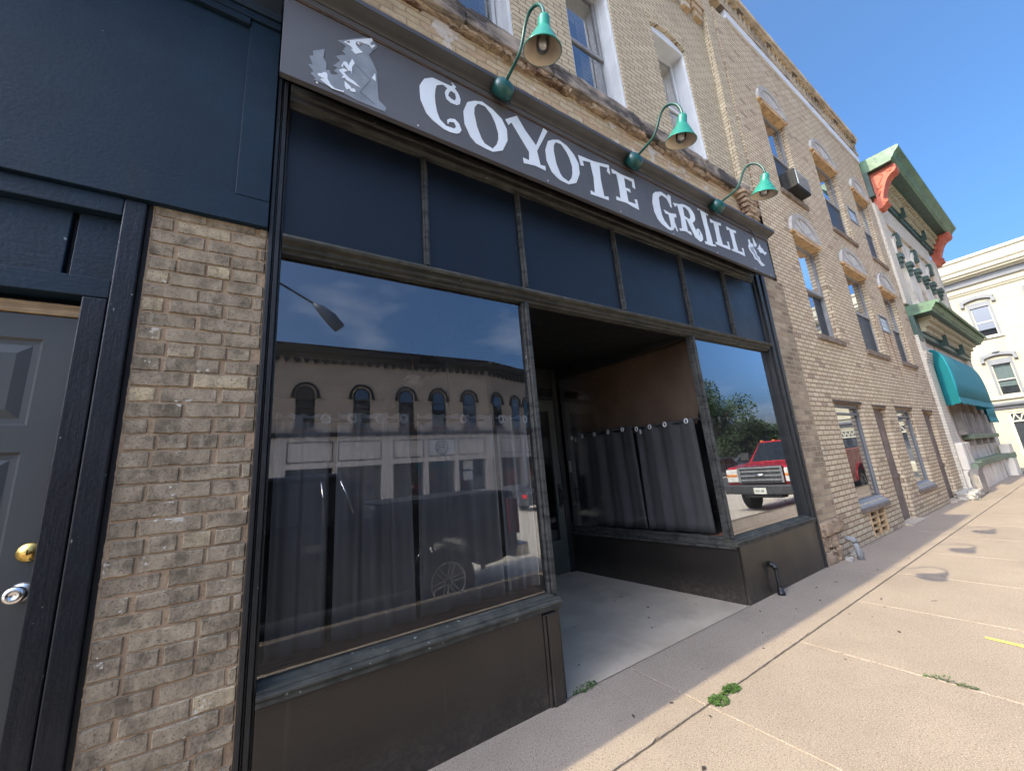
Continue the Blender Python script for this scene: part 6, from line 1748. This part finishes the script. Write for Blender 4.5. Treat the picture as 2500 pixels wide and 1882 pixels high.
opp = empty('arcaded_building', (4, -20, -0.22), 'tan arched window building with a dark scalloped cornice, mirrored in the big left window', 'building')
YO = -19.85
def opp_facade(x0, x1, wins, panels, fn, root, nm):
    def P(n_, mb, mt, par=root, **k): mb.map(fn); return build(n_, mb, mt, par, **k)
    mb = MB(); mb.box(x0, x1, YO - 0.3, YO, 3.95, 8.4); wl = P(nm, mb, M_['opp_wall'])
    mb = MB(); mb.prof_x([(YO, 8.28), (YO + 0.16, 8.28), (YO + 0.22, 8.40), (YO + 0.40, 8.46), (YO + 0.46, 8.75), (YO + 0.52, 8.84), (YO - 0.3, 8.86), (YO - 0.3, 8.28)], x0, x1)
    c_ = P('cornice', mb, M_['opp_dark'])
    mb = MB(); x = x0 + 0.1
    while x < x1 - 0.2:
        mb.prof_y([(x, 8.279), (x, 8.12), (x + 0.06, 7.97), (x + 0.14, 7.92), (x + 0.22, 7.97), (x + 0.28, 8.12), (x + 0.28, 8.279)], YO + 0.002, YO + 0.16); x += 0.46
    P('scallop', mb, M_['opp_dark'], c_)
    mb = MB(); mb.box(x0, x1, YO + 0.002, YO + 0.22, 3.95, 4.15); P('shopfront_cornice', mb, M_['opp_dark'])
    for cx in wins:
        mb = MB(); mb.prof_y([(cx - 0.44, 4.40), (cx + 0.44, 4.40), (cx + 0.44, 6.2)] + [(cx + 0.44 * math.cos(math.pi * i / 12), 6.2 + 0.46 * math.sin(math.pi * i / 12)) for i in range(13)] + [(cx - 0.44, 6.2)], YO + 0.002, YO + 0.015)
        w = P('arched_window', mb, M_['opp_dark'])
        mb = MB(); mb.prof_y([(cx - 0.36, 4.48), (cx + 0.36, 4.48), (cx + 0.36, 6.2)] + [(cx + 0.36 * math.cos(math.pi * i / 12), 6.2 + 0.38 * math.sin(math.pi * i / 12)) for i in range(13)] + [(cx - 0.36, 6.2)], YO + 0.016, YO + 0.02)
        P('pane', mb, M_['mirror_pane'], w)
        mb = MB()
        for zz in (5.0, 5.45, 5.85): mb.box(cx - 0.36, cx + 0.36, YO + 0.021, YO + 0.04, zz, zz + 0.04)
        P('glazing_bar', mb, M_['opp_dark'], w)
        mb = MB(); vs = []
        for i in range(15):
            t = math.pi * i / 14
            for rr, yy in ((0.54, YO + .002), (0.54, YO + .10), (0.64, YO + .10), (0.64, YO + .002)): vs.append((cx + rr * math.cos(t), yy, 6.2 + rr * 1.03 * math.sin(t)))
        mb.add(vs, [(i * 4 + k, i * 4 + (k + 1) % 4, (i + 1) * 4 + (k + 1) % 4, (i + 1) * 4 + k) for i in range(14) for k in range(4)])
        for s_ in (-1, 1): mb.box(cx + s_ * 0.59 - 0.08, cx + s_ * 0.59 + 0.08, YO + .002, YO + .13, 6.02, 6.199)
        P('hood_mould', mb, M_['opp_dark'], w)
        mb = MB(); mb.box(cx - 0.55, cx + 0.55, YO + .002, YO + .14, 4.26, 4.399); P('sill', mb, M_['opp_brown'], w)
    ops = [(a, b, 0.45, 2.36) for a, b in panels]
    mb = MB(); wall(mb, x0, x1, -0.6, 3.95, YO + 0.10, ops, 0.3)
    mb.v = [(x, 2 * (YO + .1) - y if abs(y - YO - .4) < .01 else y, z) for x, y, z in mb.v]
    sf = P('shopfront', mb, M_['opp_store'])
    for a, b in panels:
        mb = MB()
        for (p, q, r_, s_) in ((a + .02, b - .02, 2.66, 2.70), (a + .02, b - .02, 3.66, 3.70), (a + .02, a + .06, 2.70, 3.66), (b - .06, b - .02, 2.70, 3.66)): mb.box(p, q, YO + .102, YO + .115, r_, s_)
        P('panel_line', mb, M_['opp_dark'], sf)
        mb = MB(); mb.box(a, b, YO - 0.22, YO - 0.2, 0.45, 2.36); P('shop_pane', mb, M_['mirror_pane'], sf)
    return sf
sf = opp_facade(-14, 12.35, [-8.0, -5.2, -1.6, 1.43, 4.22, 6.74, 8.79, 10.9], [(-9.5, -7.0), (-6.6, -4.2), (-2.6, -0.2), (0.66, 2.80), (3.01, 5.28), (5.90, 7.72), (7.98, 9.70), (9.92, 11.85)], lambda x, y, z: (x, y, z), opp, 'front_wall')
ang = math.atan2(-1.9, 5.4)
def rot2(x, y, z):
    dx, dy = x - 12.35, y - YO
    return (12.35 + dx * math.cos(ang) - dy * math.sin(ang), YO + dx * math.sin(ang) + dy * math.cos(ang), z)
opp_facade(12.4, 24, [13.25, 15.3, 16.8, 19, 21.5], [(13.2, 15.5), (16, 18.3), (19, 22)], rot2, opp, 'side_wall')
mb = MB(); mb.box(-14, 12.3, YO - 12, YO - 0.31, -0.6, 8.6); build('rear_block', mb, M_['opp_wall'], opp)
# emblem board on the fourth panel and notices in the window below
cx, cz = 8.84, 3.18
mb = MB(); mb.box(8.02, 9.66, YO + .116, YO + .13, 2.72, 3.64); eb = build('emblem_board', mb, M_['paper'], opp)
mb = MB(); mb.lathe([(0.36, 0), (0.36, 0.006), (0.42, 0.006), (0.42, 0)], (cx, YO + .131, cz), 32, (0, 1, 0))
for (x, z, w_, h) in ((-.2, .12, .26, .05), (.1, .13, .2, .06), (-.12, .0, .34, .07), (.15, -.02, .18, .09), (-.2, -.14, .2, .06), (.08, -.16, .28, .05), (0, .24, .2, .04), (0, -.26, .24, .03)): mb.box(cx + x - w_ / 2, cx + x + w_ / 2, YO + .131, YO + .136, cz + z - h / 2, cz + z + h / 2)
build('emblem', mb, M_['ink'], eb)
mb = MB(); mb.box(10.35, 11.0, YO - 0.19, YO - 0.18, 1.75, 2.3); mb.box(10.3, 10.95, YO - 0.19, YO - 0.18, 1.1, 1.65); build('window_poster', mb, M_['paper'], sf)

o = empty('street_lamp', (-3.6, -17.5, -0.22), 'dark long armed street lamp mirrored at the top left of the big window', 'street lamp')
mb = MB(); mb.tube([(-3.6, -17.5, -0.22), (-3.6, -17.5, 11.5)], [0.12, 0.07], 10); build('pole', mb, M_['lamp_steel'], o)
mb = MB(); mb.tube([(-3.6, -17.5, 11.3), (-2.6, -17.6, 11.9), (-1.0, -17.75, 11.8), (1.7, -17.85, 10.4)], 0.06, 8); build('arm', mb, M_['lamp_steel'], o)
mb = MB(); mb.tube([(1.5, -17.85, 10.5), (1.8, -17.86, 10.3), (2.3, -17.88, 9.85), (2.75, -17.9, 9.35)], [0.08, 0.22, 0.34, 0.30], 10); build('head', mb, M_['lamp_steel'], o)

M_['tail_glow'] = paint('bright_red_lens', (0.6, 0.02, 0.02), 0.25, 0.05, 6, 0)
def tree(x, y, zg, h, rad, n, seed, label):
    r2 = random.Random(seed)
    o = empty('tree', (x, y, zg), label, 'tree', 'trees beyond the far corner of the street')
    mb = MB(); mb.tube([(x, y, zg), (x + .1, y, zg + h * .25), (x - .1, y + .1, zg + h * .55), (x, y, zg + h * .8)], [0.06 * rad + .08, 0.05 * rad + .06, 0.03 * rad + .03, 0.03], 8)
    for k in range(7):
        a = r2.uniform(0, 6.28); zz = zg + h * r2.uniform(.25, .6)
        mb.tube([(x, y, zz), (x + math.cos(a) * rad * .35, y + math.sin(a) * rad * .35, zz + h * .12), (x + math.cos(a) * rad * .7, y + math.sin(a) * rad * .7, zz + h * .18)], [0.09, 0.06, 0.02], 6)
    build('trunk', mb, M_['bark'], o)
    lobes = []
    for k in range(22):
        a = r2.uniform(0, 6.28); u = r2.uniform(-1, 1); rr = rad * r2.uniform(.35, .95)
        lobes.append((x + rr * math.cos(a) * math.sqrt(1 - u * u), y + rr * math.sin(a) * math.sqrt(1 - u * u), zg + h * 0.60 + u * h * 0.34, rad * r2.uniform(.22, .42)))
    mb = MB()
    for i in range(n):
        lx, ly, lz, lr = r2.choice(lobes)
        d = Vector((r2.gauss(0, 1), r2.gauss(0, 1), r2.gauss(0, 1))).normalized() * lr * r2.random() ** 0.4
        p = Vector((lx, ly, lz)) + d * Vector((1, 1, .75)).x
        a = Vector((r2.uniform(-1, 1), r2.uniform(-1, 1), r2.uniform(-.6, .6))).normalized(); b = a.orthogonal().normalized()
        s_ = r2.uniform(.06, .15)
        mb.add([p - a * s_, p - b * s_ * .6, p + a * s_, p + b * s_ * .6], [(0, 1, 2, 3)])
    build('crown', mb, M_['tree_leaf'], o, weld=False)
tree(41, -20.6, -0.6, 9.6, 4.0, 16000, 1, 'tallest leafy tree, mirrored just right of the corner post in the small right window')
tree(44, -18.2, -0.6, 5.0, 2.4, 6000, 2, 'medium leafy tree beside the tallest one, mirrored in the small right window')
tree(45, -16.4, -0.6, 4.4, 2.2, 3000, 3, 'lower leafy tree behind the red gabled shop, mirrored in the small right window')
tree(46, -14.2, -0.6, 4.2, 2.3, 3000, 4, 'lower leafy tree above the red pickup, mirrored at the right of the small window')
tree(47, -24, -0.6, 9, 4, 4000, 6, 'large leafy tree behind the tallest one, mirrored at the corner post')
o = empty('low_red_shop', (50, -12, -0.6), 'low red gabled shop far along the street, mirrored above the red pickup', 'building')
mb = MB(); mb.box(43.5, 60, -17.2, -8, -0.7, 1.9); build('wall', mb, M_['red_brick'], o)
mb = MB(); mb.prof_y([(43.2, 1.901), (60, 1.901), (60, 2.5), (43.2, 2.2)], -17.4, -8); build('roof', mb, M_['rusty'], o)
mb = MB(); mb.box(43.42, 43.49, -16.6, -16.0, 0.9, 1.5); build('window', mb, M_['white_trim'], o)
def car(x, y, zg, label, tail=False):
    o = empty('parked_car', (x, y, zg), label, 'car', 'dark cars across and along the street')
    mb = MB(); mb.prof_y([(x - 2.2, zg + .3), (x - 2.2, zg + .8), (x - 1.2, zg + .95), (x - .6, zg + 1.5), (x + 1.2, zg + 1.52), (x + 2.0, zg + 1.0), (x + 2.2, zg + .9), (x + 2.2, zg + .3)], y - .9, y + .9); bd = build('body', mb, M_['car_grey'], o, bevel=.06)
    mb = MB(); mb.add([(x - 1.19, y - .75, zg + 1.0), (x - 1.19, y + .75, zg + 1.0), (x - .64, y + .65, zg + 1.46), (x - .64, y - .65, zg + 1.46)], [(0, 1, 2, 3)]); mb.v = [(a - .03, b, c) for a, b, c in mb.v]
    mb.add([(x - .9, y + .91, zg + .98), (x + 1.5, y + .91, zg + .98), (x + 1.1, y + .91, zg + 1.42), (x - .5, y + .91, zg + 1.42)], [(0, 1, 2, 3)]); build('window_glass', mb, M_['car_glass'], bd)
    for wx in (x - 1.35, x + 1.35):
        for wy, s_ in ((y + .88, 1), (y - .88, -1)):
            mb = MB(); mb.lathe([(0, 0.01), (.2, .01), (.33, 0), (.33, -.2), (0, -.2)], (wx, wy, zg + .33), 20, (0, s_, 0)); build('wheel', mb, M_['rubber'], o)
    mb = MB()
    for yy in (y - .65, y + .65): mb.box(x - 2.23, x - 2.15, yy - .18, yy + .18, zg + .6, zg + .75)
    build('tail_light' if tail else 'headlight', mb, M_['tail_glow'] if tail else M_['lens'], o)
car(34, -17.6, -0.5, 'dark parked car under the tallest tree, mirrored left of the red pickup')
car(39, -16.9, -0.5, 'dark parked car behind the first one, mirrored left of the red pickup')

car(11.7, -12.7, -0.42, 'dark parked car with red tail lights, mirrored at the right edge of the big window', True)
